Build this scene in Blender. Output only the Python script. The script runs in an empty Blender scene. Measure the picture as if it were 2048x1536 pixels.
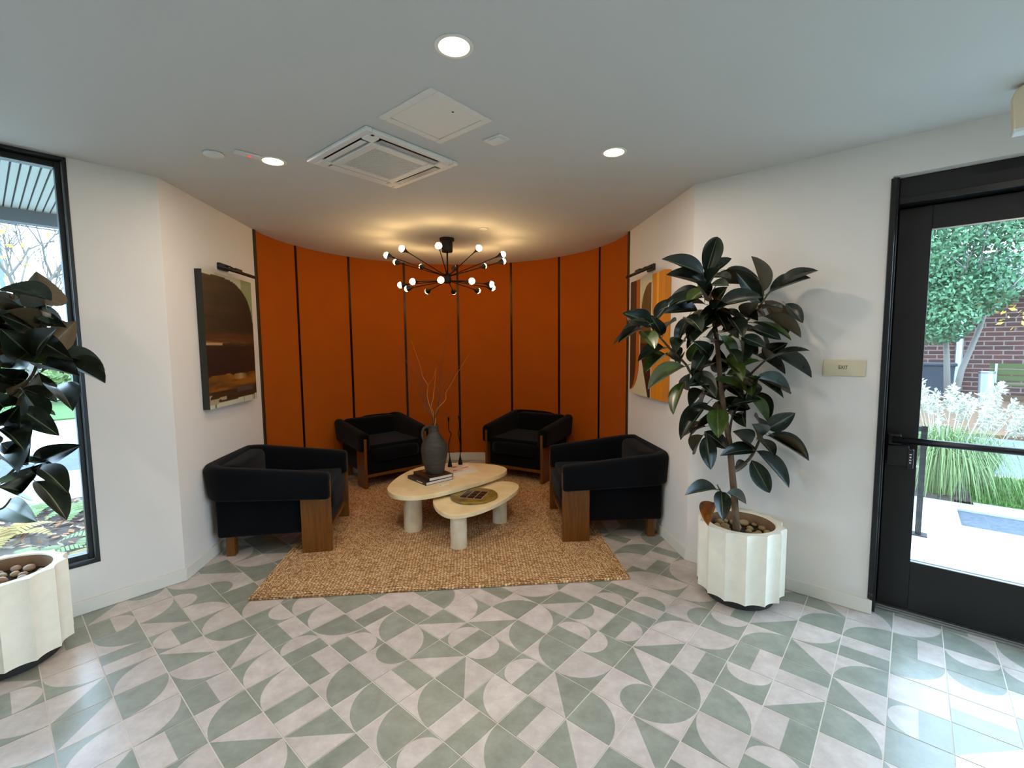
import bpy, bmesh, math, random
from mathutils import Vector, Matrix, noise
PI = math.pi
sc = bpy.context.scene
COL = sc.collection

# ------------------------------------------------------------------ camera, world, exposure
FPX, PITCH, ROLL, CAMH = 921.73, 0.0841, 0.0093, 1.542
fwd = Vector((0, 1, 0)); right = Vector((1, 0, 0)); up = Vector((0, 0, 1))
cf = fwd * math.cos(PITCH) - up * math.sin(PITCH)
cd = -(up * math.cos(PITCH) + fwd * math.sin(PITCH))
cr = right * math.cos(ROLL) + cd * math.sin(ROLL)
cdn = cd * math.cos(ROLL) - right * math.sin(ROLL)
cam = bpy.data.cameras.new('camera'); cam.sensor_width = 36; cam.lens = FPX / 2048 * 36
cam.clip_start = 0.05; cam.clip_end = 300
camo = bpy.data.objects.new('camera', cam); COL.objects.link(camo)
camo.matrix_world = Matrix(((cr.x, -cdn.x, -cf.x, 0), (cr.y, -cdn.y, -cf.y, 0), (cr.z, -cdn.z, -cf.z, CAMH), (0, 0, 0, 1)))
sc.camera = camo
def project(p):
    q = Vector(p) - Vector((0, 0, CAMH)); d = q.dot(cf)
    if d < 0.05: return None
    return (1024 + FPX * q.dot(cr) / d, 768 + FPX * q.dot(cdn) / d)

SKY = 16.5
DOWN_W = 13.5
BULB = 74.0
EXPOSURE = -0.42
w = bpy.data.worlds.new('overcast_sky'); sc.world = w; w.use_nodes = True
bg = w.node_tree.nodes['Background']; bg.inputs[0].default_value = (0.57, 0.79, 1.0, 1); bg.inputs[1].default_value = SKY
vs = sc.view_settings
vs.view_transform = 'Standard'; vs.look = 'None'; vs.gamma = 1; vs.use_curve_mapping = False; vs.exposure = EXPOSURE

# ------------------------------------------------------------------ materials
def lin(c):
    return tuple(((v / 255) / 12.92 if v / 255 <= 0.04045 else ((v / 255 + 0.055) / 1.055) ** 2.4) for v in c)
def mat(name, rgb, rough=0.5, metal=0.0, var=0.0, vscale=6.0, bump=0.0, bscale=60.0, spec=0.5, sheen=0.0, stretch=None, rgb2=None, detail=4.0, coat=0.0, trans=0.0):
    m = bpy.data.materials.new(name); m.use_nodes = True
    nt = m.node_tree; b = nt.nodes['Principled BSDF']
    c = lin(rgb)
    b.inputs['Base Color'].default_value = (*c, 1)
    b.inputs['Roughness'].default_value = rough; b.inputs['Metallic'].default_value = metal
    b.inputs['Specular IOR Level'].default_value = spec
    if sheen: b.inputs['Sheen Weight'].default_value = sheen; b.inputs['Sheen Roughness'].default_value = 0.4
    if coat: b.inputs['Coat Weight'].default_value = coat; b.inputs['Coat Roughness'].default_value = 0.15
    if trans: b.inputs['Transmission Weight'].default_value = trans
    if var or bump:
        tc = nt.nodes.new('ShaderNodeTexCoord'); mp = nt.nodes.new('ShaderNodeMapping')
        nt.links.new(tc.outputs['Object'], mp.inputs[0])
        if stretch: mp.inputs['Scale'].default_value = stretch
    if var:
        n = nt.nodes.new('ShaderNodeTexNoise'); n.inputs['Scale'].default_value = vscale; n.inputs['Detail'].default_value = detail
        nt.links.new(mp.outputs[0], n.inputs['Vector'])
        r = nt.nodes.new('ShaderNodeValToRGB')
        c2 = lin(rgb2) if rgb2 else tuple(v * (1 - var) for v in c)
        c1 = c if rgb2 else tuple(min(1, v * (1 + var * 0.6)) for v in c)
        r.color_ramp.elements[0].position = 0.3; r.color_ramp.elements[1].position = 0.7
        r.color_ramp.elements[0].color = (*c2, 1); r.color_ramp.elements[1].color = (*c1, 1)
        nt.links.new(n.outputs['Fac'], r.inputs[0]); nt.links.new(r.outputs[0], b.inputs['Base Color'])
    if bump:
        n2 = nt.nodes.new('ShaderNodeTexNoise'); n2.inputs['Scale'].default_value = bscale; n2.inputs['Detail'].default_value = 3
        nt.links.new(mp.outputs[0], n2.inputs['Vector'])
        bp = nt.nodes.new('ShaderNodeBump'); bp.inputs['Strength'].default_value = bump; bp.inputs['Distance'].default_value = 0.01
        nt.links.new(n2.outputs['Fac'], bp.inputs['Height']); nt.links.new(bp.outputs[0], b.inputs['Normal'])
    return m
def emit(name, rgb, s):
    m = bpy.data.materials.new(name); m.use_nodes = True; nt = m.node_tree
    nt.nodes.remove(nt.nodes['Principled BSDF']); e = nt.nodes.new('ShaderNodeEmission')
    e.inputs[0].default_value = (*lin(rgb), 1); e.inputs[1].default_value = s
    nt.links.new(e.outputs[0], nt.nodes['Material Output'].inputs[0]); return m
def vcol(name, rough=0.6, sat=None):
    m = bpy.data.materials.new(name); m.use_nodes = True; nt = m.node_tree
    a = nt.nodes.new('ShaderNodeVertexColor'); a.layer_name = 'Col'
    b = nt.nodes['Principled BSDF']; b.inputs['Roughness'].default_value = rough
    nt.links.new(a.outputs[0], b.inputs['Base Color']); return m
def tilemat(name, rgb, dark):
    m = bpy.data.materials.new(name); m.use_nodes = True; nt = m.node_tree; N = nt.nodes.new; L = nt.links.new
    b = nt.nodes['Principled BSDF']; b.inputs['Specular IOR Level'].default_value = 0.7
    g = N('ShaderNodeNewGeometry')
    n1 = N('ShaderNodeTexNoise'); n1.inputs['Scale'].default_value = 11; n1.inputs['Detail'].default_value = 8; n1.inputs['Roughness'].default_value = 0.7
    L(g.outputs['Position'], n1.inputs['Vector'])
    r = N('ShaderNodeValToRGB'); r.color_ramp.elements[0].position = 0.26; r.color_ramp.elements[1].position = 0.72
    b.inputs['Coat Weight'].default_value = 0.2; b.inputs['Coat Roughness'].default_value = 0.2
    r.color_ramp.elements[0].color = (*lin(dark), 1); r.color_ramp.elements[1].color = (*lin(rgb), 1)
    L(n1.outputs['Fac'], r.inputs[0])
    oi = N('ShaderNodeObjectInfo'); hs = N('ShaderNodeHueSaturation')
    mr = N('ShaderNodeMapRange'); mr.inputs['To Min'].default_value = 0.93; mr.inputs['To Max'].default_value = 1.07
    L(oi.outputs['Random'], mr.inputs[0]); L(mr.outputs[0], hs.inputs['Value']); L(r.outputs[0], hs.inputs['Color'])
    L(hs.outputs[0], b.inputs['Base Color'])
    n2 = N('ShaderNodeTexNoise'); n2.inputs['Scale'].default_value = 22; n2.inputs['Detail'].default_value = 4; L(g.outputs['Position'], n2.inputs['Vector'])
    m2 = N('ShaderNodeMapRange'); m2.inputs['From Min'].default_value = 0.3; m2.inputs['From Max'].default_value = 0.7
    m2.inputs['To Min'].default_value = 0.3; m2.inputs['To Max'].default_value = 0.4
    L(n2.outputs['Fac'], m2.inputs[0]); L(m2.outputs[0], b.inputs['Roughness'])
    bp = N('ShaderNodeBump'); bp.inputs['Strength'].default_value = 0.05; bp.inputs['Distance'].default_value = 0.01
    L(n1.outputs['Fac'], bp.inputs['Height']); L(bp.outputs[0], b.inputs['Normal'])
    return m
def glassmat(name, tint, gloss=0.07):
    m = bpy.data.materials.new(name); m.use_nodes = True; nt = m.node_tree; N = nt.nodes.new
    nt.nodes.remove(nt.nodes['Principled BSDF'])
    t = N('ShaderNodeBsdfTransparent'); t.inputs[0].default_value = (*tint, 1)
    g = N('ShaderNodeBsdfGlossy'); g.inputs['Roughness'].default_value = 0.0
    mx = N('ShaderNodeMixShader'); mx.inputs[0].default_value = gloss
    nt.links.new(t.outputs[0], mx.inputs[1]); nt.links.new(g.outputs[0], mx.inputs[2])
    nt.links.new(mx.outputs[0], nt.nodes['Material Output'].inputs[0]); return m

M = {}
M['wall'] = mat('white_wall_paint', (226, 219, 211), 0.75, bump=0.05, bscale=180)
M['ceil'] = mat('white_ceiling_paint', (210, 209, 205), 0.85, bump=0.04, bscale=160)
M['base'] = mat('baseboard_paint', (224, 218, 206), 0.5)
M['grout'] = mat('light_grout', (220, 214, 204), 0.7, var=0.08, vscale=20)
M['green'] = tilemat('sage_green_tile_glaze', (158, 162, 150), (122, 127, 115))
M['pink'] = tilemat('pale_grey_pink_tile_glaze', (216, 206, 199), (176, 165, 158))
M['tileside'] = mat('tile_edge', (150, 145, 135), 0.7)
M['orange'] = mat('burnt_orange_wall_fabric', (174, 84, 5), 0.85, var=0.06, vscale=3, bump=0.15, bscale=350, spec=0.2)
M['bronze'] = mat('dark_bronze_metal', (52, 36, 24), 0.28, metal=0.85)
M['trimbrown'] = mat('bronze_edge_trim', (70, 60, 42), 0.4, metal=0.6)
M['black'] = mat('black_powder_coat', (9, 10, 11), 0.5)
M['blackgloss'] = mat('black_anodised_frame', (10, 12, 14), 0.35)
M['alu'] = mat('brushed_aluminium', (170, 172, 175), 0.3, metal=0.9)
M['fabric'] = mat('charcoal_wool', (11, 14, 18), 0.95, var=0.2, vscale=120, bump=0.35, bscale=420, sheen=0.08, spec=0.1)
M['walnut'] = mat('walnut_veneer', (122, 72, 16), 0.38, var=0.3, vscale=5, stretch=(14, 14, 1.0), rgb2=(90, 50, 9))
M['stone'] = mat('cream_travertine', (246, 228, 186), 0.4, var=0.1, vscale=8, rgb2=(230, 206, 156), bump=0.05, bscale=40)
M['stonew'] = mat('white_marble_leg', (232, 222, 200), 0.4, var=0.1, vscale=7, rgb2=(204, 188, 156))
M['vase'] = mat('dark_grey_clay', (72, 67, 58), 0.65, var=0.25, vscale=9, stretch=(1, 1, 5), rgb2=(44, 41, 35), bump=0.3, bscale=30)
M['twig'] = mat('red_brown_twig', (104, 52, 22), 0.6)
M['twig2'] = mat('golden_twig', (176, 110, 40), 0.6)
M['iron'] = mat('black_wrought_iron', (24, 18, 16), 0.45, metal=0.5)
M['pot'] = mat('white_cast_stone', (246, 238, 218), 0.7, var=0.05, vscale=14, bump=0.12, bscale=120)
M['potin'] = mat('planter_inner_clay', (150, 118, 88), 0.85, var=0.2, vscale=10)
M['plinth'] = mat('dark_plinth', (38, 34, 32), 0.6)
M['soil'] = mat('potting_soil', (50, 38, 28), 0.95, bump=0.5, bscale=50)
M['pebble'] = mat('tan_river_pebble', (186, 168, 128), 0.5, var=0.2, vscale=9, rgb2=(150, 126, 86))
M['pebble2'] = mat('grey_pink_river_pebble', (186, 160, 140), 0.5, var=0.2, vscale=9, rgb2=(150, 122, 104))
M['bark'] = mat('rubber_tree_bark', (112, 86, 66), 0.8, var=0.3, vscale=14, bump=0.4, bscale=60)
M['twigbark'] = mat('young_branch_bark', (70, 58, 40), 0.7)
M['leaf_t'] = mat('dark_glossy_leaf', (38, 50, 38), 0.26, var=0.3, vscale=3, rgb2=(24, 32, 26))
M['leaf_u'] = mat('leaf_underside', (92, 78, 56), 0.5, var=0.2, vscale=3, rgb2=(66, 60, 42))
M['leaf_g'] = mat('mid_green_leaf', (78, 98, 34), 0.3, var=0.35, vscale=3, rgb2=(34, 52, 26))
M['leaf_o'] = mat('turning_orange_leaf', (196, 108, 28), 0.4, var=0.4, vscale=4, rgb2=(70, 76, 28))
M['rib'] = mat('leaf_midrib', (96, 110, 80), 0.4)
M['white'] = mat('white_plastic', (228, 226, 220), 0.45)
M['offwhite'] = mat('cream_plastic', (226, 206, 172), 0.5)
M['sign'] = mat('beige_sign_panel', (205, 193, 162), 0.55)
M['ink'] = mat('black_ink', (24, 24, 24), 0.7)
M['slot'] = mat('dark_air_slot', (22, 23, 26), 0.6)
M['greyp'] = mat('grey_plastic', (150, 156, 162), 0.4)
M['red'] = emit('red_led', (255, 70, 50), 2.0)
M['paper'] = mat('book_pages', (226, 218, 204), 0.8)
M['cover1'] = mat('dark_brown_book_cover', (66, 46, 30), 0.5)
M['cover2'] = mat('charcoal_book_cover', (46, 42, 38), 0.5)
M['cover3'] = mat('pale_pink_book_cover', (240, 226, 210), 0.5, var=0.12, vscale=14, rgb2=(226, 200, 182))
M['tray'] = mat('olive_gold_glazed_stone', (150, 122, 34), 0.35, var=0.4, vscale=16, rgb2=(84, 78, 58))
M['inset'] = mat('black_glass_inset', (22, 22, 20), 0.2)
M['insetline'] = mat('tray_grout', (164, 160, 136), 0.6)
M['glass'] = glassmat('clear_window_glass', (0.96, 0.985, 1.0))
M['bulb'] = emit('warm_bulb_glow', (255, 214, 150), BULB)
M['downlens'] = emit('downlight_lens', (255, 226, 176), 14.0)
M['downtrim'] = mat('downlight_trim', (236, 232, 224), 0.5)
# outdoors
M['concrete'] = mat('pale_concrete', (170, 172, 168), 0.85, var=0.08, vscale=2)
M['asphalt'] = mat('grey_asphalt', (86, 92, 100), 0.9, var=0.1, vscale=3)
M['grass'] = mat('lawn_green', (60, 92, 30), 0.9, var=0.3, vscale=25, rgb2=(44, 74, 26))
M['blade'] = mat('lawn_blade', (72, 112, 36), 0.7)
M['mulch'] = mat('bark_mulch', (78, 58, 44), 0.95, var=0.4, vscale=18, rgb2=(36, 32, 34), bump=0.6, bscale=30)
M['orangemulch'] = mat('pine_straw', (92, 64, 38), 0.95, var=0.3, vscale=9)
M['gravel'] = mat('blue_grey_gravel', (66, 74, 86), 0.9, var=0.4, vscale=30)
M['soffit'] = mat('pale_soffit_slat', (190, 204, 200), 0.6)
M['soffitdark'] = mat('soffit_gap', (70, 74, 82), 0.8)
M['fascia'] = mat('grey_fascia', (96, 106, 112), 0.6)
M['siding'] = mat('grey_blue_siding', (150, 160, 168), 0.8)
M['whitewall'] = mat('white_render', (230, 232, 232), 0.8)
M['greytrunk'] = mat('pale_grey_bark', (104, 98, 92), 0.85)
M['canopy_leaf'] = mat('tree_leaf_green', (92, 132, 92), 0.7, var=0.4, vscale=0.8, rgb2=(52, 92, 62))
M['yleaf'] = mat('yellow_leaf', (214, 170, 70), 0.7)
M['shrub'] = mat('yellow_green_shrub_leaf', (104, 124, 54), 0.7, var=0.4, vscale=1.2, rgb2=(62, 88, 40))
M['fern'] = mat('fern_green', (92, 120, 60), 0.7)
M['ferny'] = mat('fern_yellow', (140, 116, 44), 0.7)
M['litter'] = mat('fallen_leaf', (140, 92, 52), 0.8)
M['litter2'] = mat('pale_fallen_leaf', (150, 132, 112), 0.8)
M['plume'] = mat('white_grass_plume', (182, 180, 166), 0.9)
M['gblade'] = mat('pale_grass_blade', (110, 130, 78), 0.7)
M['steel'] = mat('galvanised_steel', (168, 174, 180), 0.4, metal=0.6)
M['bin'] = mat('dark_blue_grey_bin', (34, 42, 54), 0.6)
M['benchw'] = mat('mossy_green_bench_wood', (66, 76, 34), 0.8)
M['roof'] = mat('grey_roof_shingle', (92, 96, 96), 0.9)
M['wire'] = mat('utility_wire', (40, 44, 50), 0.7)
def brickmat():
    m = bpy.data.materials.new('red_brick_far_wall'); m.use_nodes = True; nt = m.node_tree; N = nt.nodes.new; L = nt.links.new
    b = nt.nodes['Principled BSDF']; b.inputs['Roughness'].default_value = 0.9
    tc = N('ShaderNodeTexCoord'); sx = N('ShaderNodeSeparateXYZ'); cx = N('ShaderNodeCombineXYZ')
    L(tc.outputs['Object'], sx.inputs[0]); L(sx.outputs[0], cx.inputs[0]); L(sx.outputs[2], cx.inputs[1])
    br = N('ShaderNodeTexBrick'); br.inputs['Scale'].default_value = 1.0
    br.inputs['Brick Width'].default_value = 0.42; br.inputs['Row Height'].default_value = 0.14; br.inputs['Mortar Size'].default_value = 0.016
    br.inputs['Color1'].default_value = (*lin((84, 46, 40)), 1); br.inputs['Color2'].default_value = (*lin((66, 40, 36)), 1); br.inputs['Mortar'].default_value = (*lin((120, 104, 98)), 1)
    L(cx.outputs[0], br.inputs['Vector']); L(br.outputs['Color'], b.inputs['Base Color']); return m
M['brick'] = brickmat()
def rugmat(hw, hl):
    m = bpy.data.materials.new('braided_jute'); m.use_nodes = True; nt = m.node_tree; N = nt.nodes.new; L = nt.links.new
    b = nt.nodes['Principled BSDF']; b.inputs['Roughness'].default_value = 0.95; b.inputs['Specular IOR Level'].default_value = 0.1
    def mth(op, a, c=None):
        n = N('ShaderNodeMath'); n.operation = op
        for i, v in enumerate((a, c)):
            if v is None: continue
            if isinstance(v, (int, float)): n.inputs[i].default_value = v
            else: L(v, n.inputs[i])
        return n.outputs[0]
    tc = N('ShaderNodeTexCoord'); s = N('ShaderNodeSeparateXYZ'); L(tc.outputs['Object'], s.inputs[0])
    x, y = s.outputs[0], s.outputs[1]
    dx = mth('SUBTRACT', hw, mth('ABSOLUTE', x)); dy = mth('SUBTRACT', hl, mth('ABSOLUTE', y))
    side = mth('LESS_THAN', dx, dy)                       # 1 where the nearest edge is a long side
    wp = N('ShaderNodeTexNoise'); wp.inputs['Scale'].default_value = 14; wp.inputs['Detail'].default_value = 2; L(tc.outputs['Object'], wp.inputs['Vector'])
    wpo = mth('MULTIPLY', mth('SUBTRACT', wp.outputs['Fac'], 0.5), 0.022)
    d = mth('ADD', mth('MINIMUM', dx, dy), wpo)
    along = mth('ADD', wpo, mth('ADD', mth('MULTIPLY', side, y), mth('MULTIPLY', mth('SUBTRACT', 1.0, side), x)))
    pitch = 0.024
    row = mth('FRACT', mth('DIVIDE', d, pitch)); zig = mth('ABSOLUTE', mth('SUBTRACT', row, 0.5))
    st = mth('FRACT', mth('ADD', mth('DIVIDE', along, 0.021), mth('MULTIPLY', zig, 1.2)))
    cell = mth('MULTIPLY', mth('SINE', mth('MULTIPLY', st, PI)), mth('SINE', mth('MULTIPLY', mth('FRACT', mth('MULTIPLY', row, 2.0)), PI)))
    cell = mth('POWER', cell, 0.6)
    nz = N('ShaderNodeTexNoise'); nz.inputs['Scale'].default_value = 75; nz.inputs['Detail'].default_value = 3; L(tc.outputs['Object'], nz.inputs['Vector'])
    nb = N('ShaderNodeTexNoise'); nb.inputs['Scale'].default_value = 7; nb.inputs['Detail'].default_value = 3; L(tc.outputs['Object'], nb.inputs['Vector'])
    wn = N('ShaderNodeTexWhiteNoise'); wn.noise_dimensions = '2D'; cxy = N('ShaderNodeCombineXYZ')
    L(mth('FLOOR', mth('DIVIDE', d, pitch * 0.5)), cxy.inputs[0]); L(mth('FLOOR', mth('ADD', mth('DIVIDE', along, 0.021), mth('MULTIPLY', zig, 1.2))), cxy.inputs[1]); L(cxy.outputs[0], wn.inputs['Vector'])
    cell = mth('MULTIPLY', cell, mth('ADD', 0.45, mth('MULTIPLY', wn.outputs['Value'], 0.75)))
    v = mth('ADD', mth('MULTIPLY', cell, 0.6), mth('ADD', mth('MULTIPLY', nz.outputs['Fac'], 0.6), mth('MULTIPLY', nb.outputs['Fac'], 0.14)))
    r = N('ShaderNodeValToRGB'); e = r.color_ramp.elements
    e[0].position = 0.3; e[0].color = (*lin((98, 66, 38)), 1); e[1].position = 0.9; e[1].color = (*lin((244, 210, 164)), 1)
    k = e.new(0.56); k.color = (*lin((166, 122, 80)), 1)
    L(v, r.inputs[0]); L(r.outputs[0], b.inputs['Base Color'])
    bp = N('ShaderNodeBump'); bp.inputs['Strength'].default_value = 0.8; bp.inputs['Distance'].default_value = 0.006
    L(cell, bp.inputs['Height']); L(bp.outputs[0], b.inputs['Normal'])
    return m

# ------------------------------------------------------------------ mesh helpers
class MB:
    def __init__(s): s.v = []; s.f = []; s.m = []
    def add(s, vs, fs, mi=0):
        o = len(s.v); s.v += [tuple(p) for p in vs]; s.f += [tuple(i + o for i in f) for f in fs]; s.m += [mi] * len(fs); return s
    def box(s, x0, x1, y0, y1, z0, z1, mi=0):
        v = [(x0, y0, z0), (x1, y0, z0), (x1, y1, z0), (x0, y1, z0), (x0, y0, z1), (x1, y0, z1), (x1, y1, z1), (x0, y1, z1)]
        return s.add(v, [(0, 3, 2, 1), (4, 5, 6, 7), (0, 1, 5, 4), (1, 2, 6, 5), (2, 3, 7, 6), (3, 0, 4, 7)], mi)
    def prism(s, poly, z0, z1, mi=0):
        n = len(poly); v = [(p[0], p[1], z0) for p in poly] + [(p[0], p[1], z1) for p in poly]
        return s.add(v, [tuple(range(n))[::-1], tuple(range(n, 2 * n))] + [(i, (i + 1) % n, n + (i + 1) % n, n + i) for i in range(n)], mi)
    def lathe(s, prof, n=32, c=(0, 0, 0), caps=True, mi=0):
        v = []; f = []
        for r, z in prof:
            for k in range(n):
                a = 2 * PI * k / n; v.append((c[0] + r * math.cos(a), c[1] + r * math.sin(a), c[2] + z))
        for i in range(len(prof) - 1):
            for k in range(n):
                k2 = (k + 1) % n; f.append((i * n + k, i * n + k2, (i + 1) * n + k2, (i + 1) * n + k))
        if caps: f += [tuple(range(n))[::-1], tuple(range((len(prof) - 1) * n, len(prof) * n))]
        return s.add(v, f, mi)
    def tube(s, pts, rad, n=8, mi=0, caps=True):
        pts = [Vector(p) for p in pts]; v = []; f = []
        if not isinstance(rad, (list, tuple)): rad = [rad] * len(pts)
        ref = Vector((0.3, 0.2, 1)).normalized(); prev = None
        for i, p in enumerate(pts):
            t = (pts[min(i + 1, len(pts) - 1)] - pts[max(i - 1, 0)]).normalized()
            if prev is None:
                a = t.cross(ref); a = a if a.length > 0.05 else t.cross(Vector((1, 0, 0)))
            else: a = prev - t * prev.dot(t)
            a.normalize(); b = t.cross(a); prev = a
            for k in range(n):
                q = 2 * PI * k / n; v.append(p + (a * math.cos(q) + b * math.sin(q)) * rad[i])
        for i in range(len(pts) - 1):
            for k in range(n):
                k2 = (k + 1) % n; f.append((i * n + k, i * n + k2, (i + 1) * n + k2, (i + 1) * n + k))
        if caps: f += [tuple(range(n))[::-1], tuple(range((len(pts) - 1) * n, len(pts) * n))]
        return s.add(v, f, mi)
    def mesh(s, name, mats, smooth=False):
        me = bpy.data.meshes.new(name); me.from_pydata(s.v, [], s.f)
        for m in (mats if isinstance(mats, (list, tuple)) else [mats]): me.materials.append(m)
        if any(s.m): me.polygons.foreach_set('material_index', s.m)
        if smooth: me.polygons.foreach_set('use_smooth', [True] * len(me.polygons))
        me.update(); return me
    def build(s, name, mats, parent=None, smooth=False, bevel=0, seg=2, angle=None, loc=None):
        o = bpy.data.objects.new(name, s.mesh(name, mats, smooth)); COL.objects.link(o)
        if parent: o.parent = parent
        if loc: o.location = loc
        if bevel:
            b = o.modifiers.new('bevel', 'BEVEL'); b.width = bevel; b.segments = seg; b.limit_method = 'ANGLE'; b.angle_limit = math.radians(angle or 40)
            if not smooth: o.data.polygons.foreach_set('use_smooth', [False] * len(o.data.polygons))
        return o
def autosmooth(o, deg=35):
    me = o.data; me.polygons.foreach_set('use_smooth', [True] * len(me.polygons))
    bm = bmesh.new(); bm.from_mesh(me)
    for e in bm.edges:
        if len(e.link_faces) == 2 and e.calc_face_angle(0) > math.radians(deg): e.smooth = False
    bm.to_mesh(me); bm.free(); return o
def recalc(o):
    bm = bmesh.new(); bm.from_mesh(o.data); bmesh.ops.recalc_face_normals(bm, faces=bm.faces); bm.to_mesh(o.data); bm.free(); return o
def tag(o, label, cat, group=None, kind=None):
    o['label'] = label; o['category'] = cat
    if group: o['group'] = group
    if kind: o['kind'] = kind
    return o
def struct(o): o['kind'] = 'structure'; return o
def thing(name, label, cat, loc=(0, 0, 0), rz=0.0, group=None):
    o = bpy.data.objects.new(name, None); COL.objects.link(o); o.empty_display_size = 0.05
    o.location = loc; o.rotation_euler = (0, 0, rz); return tag(o, label, cat, group)
def structroot(name, loc=(0, 0, 0), rz=0.0):
    o = bpy.data.objects.new(name, None); COL.objects.link(o); o.empty_display_size = 0.05
    o.location = loc; o.rotation_euler = (0, 0, rz); return struct(o)
def copy_tree(o, parent=None):
    c = o.copy(); COL.objects.link(c)
    if parent is not None: c.parent = parent
    for ch in list(o.children): copy_tree(ch, c)
    return c
def catmull(pts, k=6, closed=True):
    n = len(pts); out = []
    for i in range(n if closed else n - 1):
        g = lambda j: Vector(pts[j % n]) if closed else Vector(pts[max(0, min(n - 1, j))])
        p0, p1, p2, p3 = g(i - 1), g(i), g(i + 1), g(i + 2)
        for q in range(k):
            t = q / k
            out.append(0.5 * ((2 * p1) + (-p0 + p2) * t + (2 * p0 - 5 * p1 + 4 * p2 - p3) * t * t + (-p0 + 3 * p1 - 3 * p2 + p3) * t ** 3))
    if not closed: out.append(Vector(pts[-1]))
    return out
# ------------------------------------------------------------------ room shell
H = 2.6
LCX, LCY = -2.187, 2.955; RCX, RCY = 1.234, 3.178
AL = math.radians(229.0); AR = math.radians(-40.5)
vL = (math.cos(AL), math.sin(AL)); uR = (math.cos(AR), math.sin(AR)); nR = (-uR[1], uR[0]); nL = (vL[1], -vL[0])
CX, CY, CR = -0.602, 4.428, 1.725
ANG = [185.95, 163.4, 139.8, 116.3, 93.4, 69.6, 46.6, 24.1, 0.8]
def arc(r, a0, a1, n): return [(CX + r * math.cos(math.radians(a0 + (a1 - a0) * k / n)), CY + r * math.sin(math.radians(a0 + (a1 - a0) * k / n))) for k in range(n + 1)]
E1 = (LCX + 4.6 * vL[0], LCY + 4.6 * vL[1]); E2 = (RCX + 4.2 * uR[0], RCY + 4.2 * uR[1])
ROOM = [(LCX, LCY), E1, (E1[0], -4.0), (E2[0], -4.0), E2, (RCX, RCY)] + arc(CR, 0.8, 185.95, 36)
def inside(x, y, poly):
    c = False; n = len(poly)
    for i in range(n):
        x1, y1 = poly[i]; x2, y2 = poly[(i + 1) % n]
        if (y1 > y) != (y2 > y) and x < (x2 - x1) * (y - y1) / (y2 - y1) + x1: c = not c
    return c
def rw(s, d): return (RCX + uR[0] * s + nR[0] * d, RCY + uR[1] * s + nR[1] * d)
RECESS = [rw(1.0, -0.05), rw(2.1, -0.05), rw(2.1, 0.24), rw(1.0, 0.24)]

# floor slab with separate printed tiles
fl = MB().prism(ROOM, -0.12, -0.0014)
fl.prism([rw(1.03, -0.02), rw(2.1, -0.02), rw(2.1, 0.3), rw(1.03, 0.3)], -0.12, -0.0015)
floor = struct(fl.build('floor', M['grout'])); recalc(floor)
CODES = {}
for chunk in """-7,-2 qR;-8,-3 qR;-6,-1 G;-5,-1 HBR;-4,0 HLB;-5,0 P;-6,-2 qR;-7,-3 sRT;-4,-1 QR;-5,-2 QT;-6,-3 HLB;-4,-2 aRT;-5,-3 aTL;-6,-4 DL;-3,-2 SRT;-4,-3 HLB;-5,-4 qR;-2,-2 HRT;-3,-3 QR;-4,-4 qR
-2,3 qT;-3,2 HRT;-4,1 QL;-1,3 DT;-2,2 QB;-3,1 qL;-1,2 qL;-2,1 DB;-3,0 DT;0,2 aRT;-1,1 QR;-2,0 aTL;-3,-1 qL;0,1 QR;-1,0 sTL;-2,-1 DT;0,0 aTL;-1,-1 DL
2,6 qT;1,5 SLB;0,4 aRT;3,6 HBR;2,5 SBR;1,4 HLB;0,3 STL;3,5 sRT;2,4 qB;1,3 aBR;3,4 qT;2,3 DB;1,2 sTL;3,3 HBR;2,2 DL;1,1 qT;4,3 sRT;3,2 QL;2,1 SBR
5,8 DL;4,8 DB;4,7 qB;3,7 G;6,9 G;6,8 qL;5,7 QB;4,6 DB;6,7 QB;5,6 qT;4,5 QB;6,6 HLB;5,5 DL;4,4 HTL;6,5 QB;5,4 HRT;7,7 HTL;7,8 qT;8,8 QL;8,9 HTL
-6,-5 qT;-5,-5 HLB;-3,-4 HTL;-4,-5 QR;-5,-6 qL;-6,-6 QL;-2,-4 DT;-3,-5 DB;-4,-6 HRT;-2,-5 qL;-3,-6 qR;-1,-4 HTL;0,-1 qR;-1,-2 QR;-2,-3 QR;0,-2 HBR;-1,-3 QR;1,-2 QR;0,-3 aTL
1,0 DR;3,1 QT;2,0 QL;1,-1 HTL;3,0 DR;2,-1 DL;3,-1 G;2,-2 P;4,2 QL;5,3 DB;6,4 DL;6,3 QL;5,2 HBR;4,1 qR;6,2 P;5,1 aRT;4,0 HLB
-9,-4 qB;-8,-4 qR;-7,-4 QT;-10,-5 qL;-9,-5 DT;-8,-5 aLB;-7,-5 DB;-11,-6 DL;-10,-6 aRT;-9,-6 QT;-8,-6 HTL;-7,-6 qR;-11,-1 DT;-12,-1 G;-11,-2 qT;-12,-2 qL;-11,-3 DT;-12,-3 HBR;-10,-2 G;-10,-3 SLB;-9,-3 G
-1,9 QR;-1,8 QB;-2,8 HRT;0,8 HRT;0,9 P;-1,7 qB;0,7 HBR;-1,6 P;1,8 qB;1,7 qR;0,6 qB;1,6 qT;0,5 HLB""".replace('\n', ';').split(';'):
    k, c = chunk.split(' '); i, j = k.split(','); CODES[(int(i), int(j))] = c
TH = 0.0977; CORN = {'L': 0, 'B': 1, 'R': 2, 'T': 3}; EDG = {'LB': 0, 'BR': 1, 'RT': 2, 'TL': 3}
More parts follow.
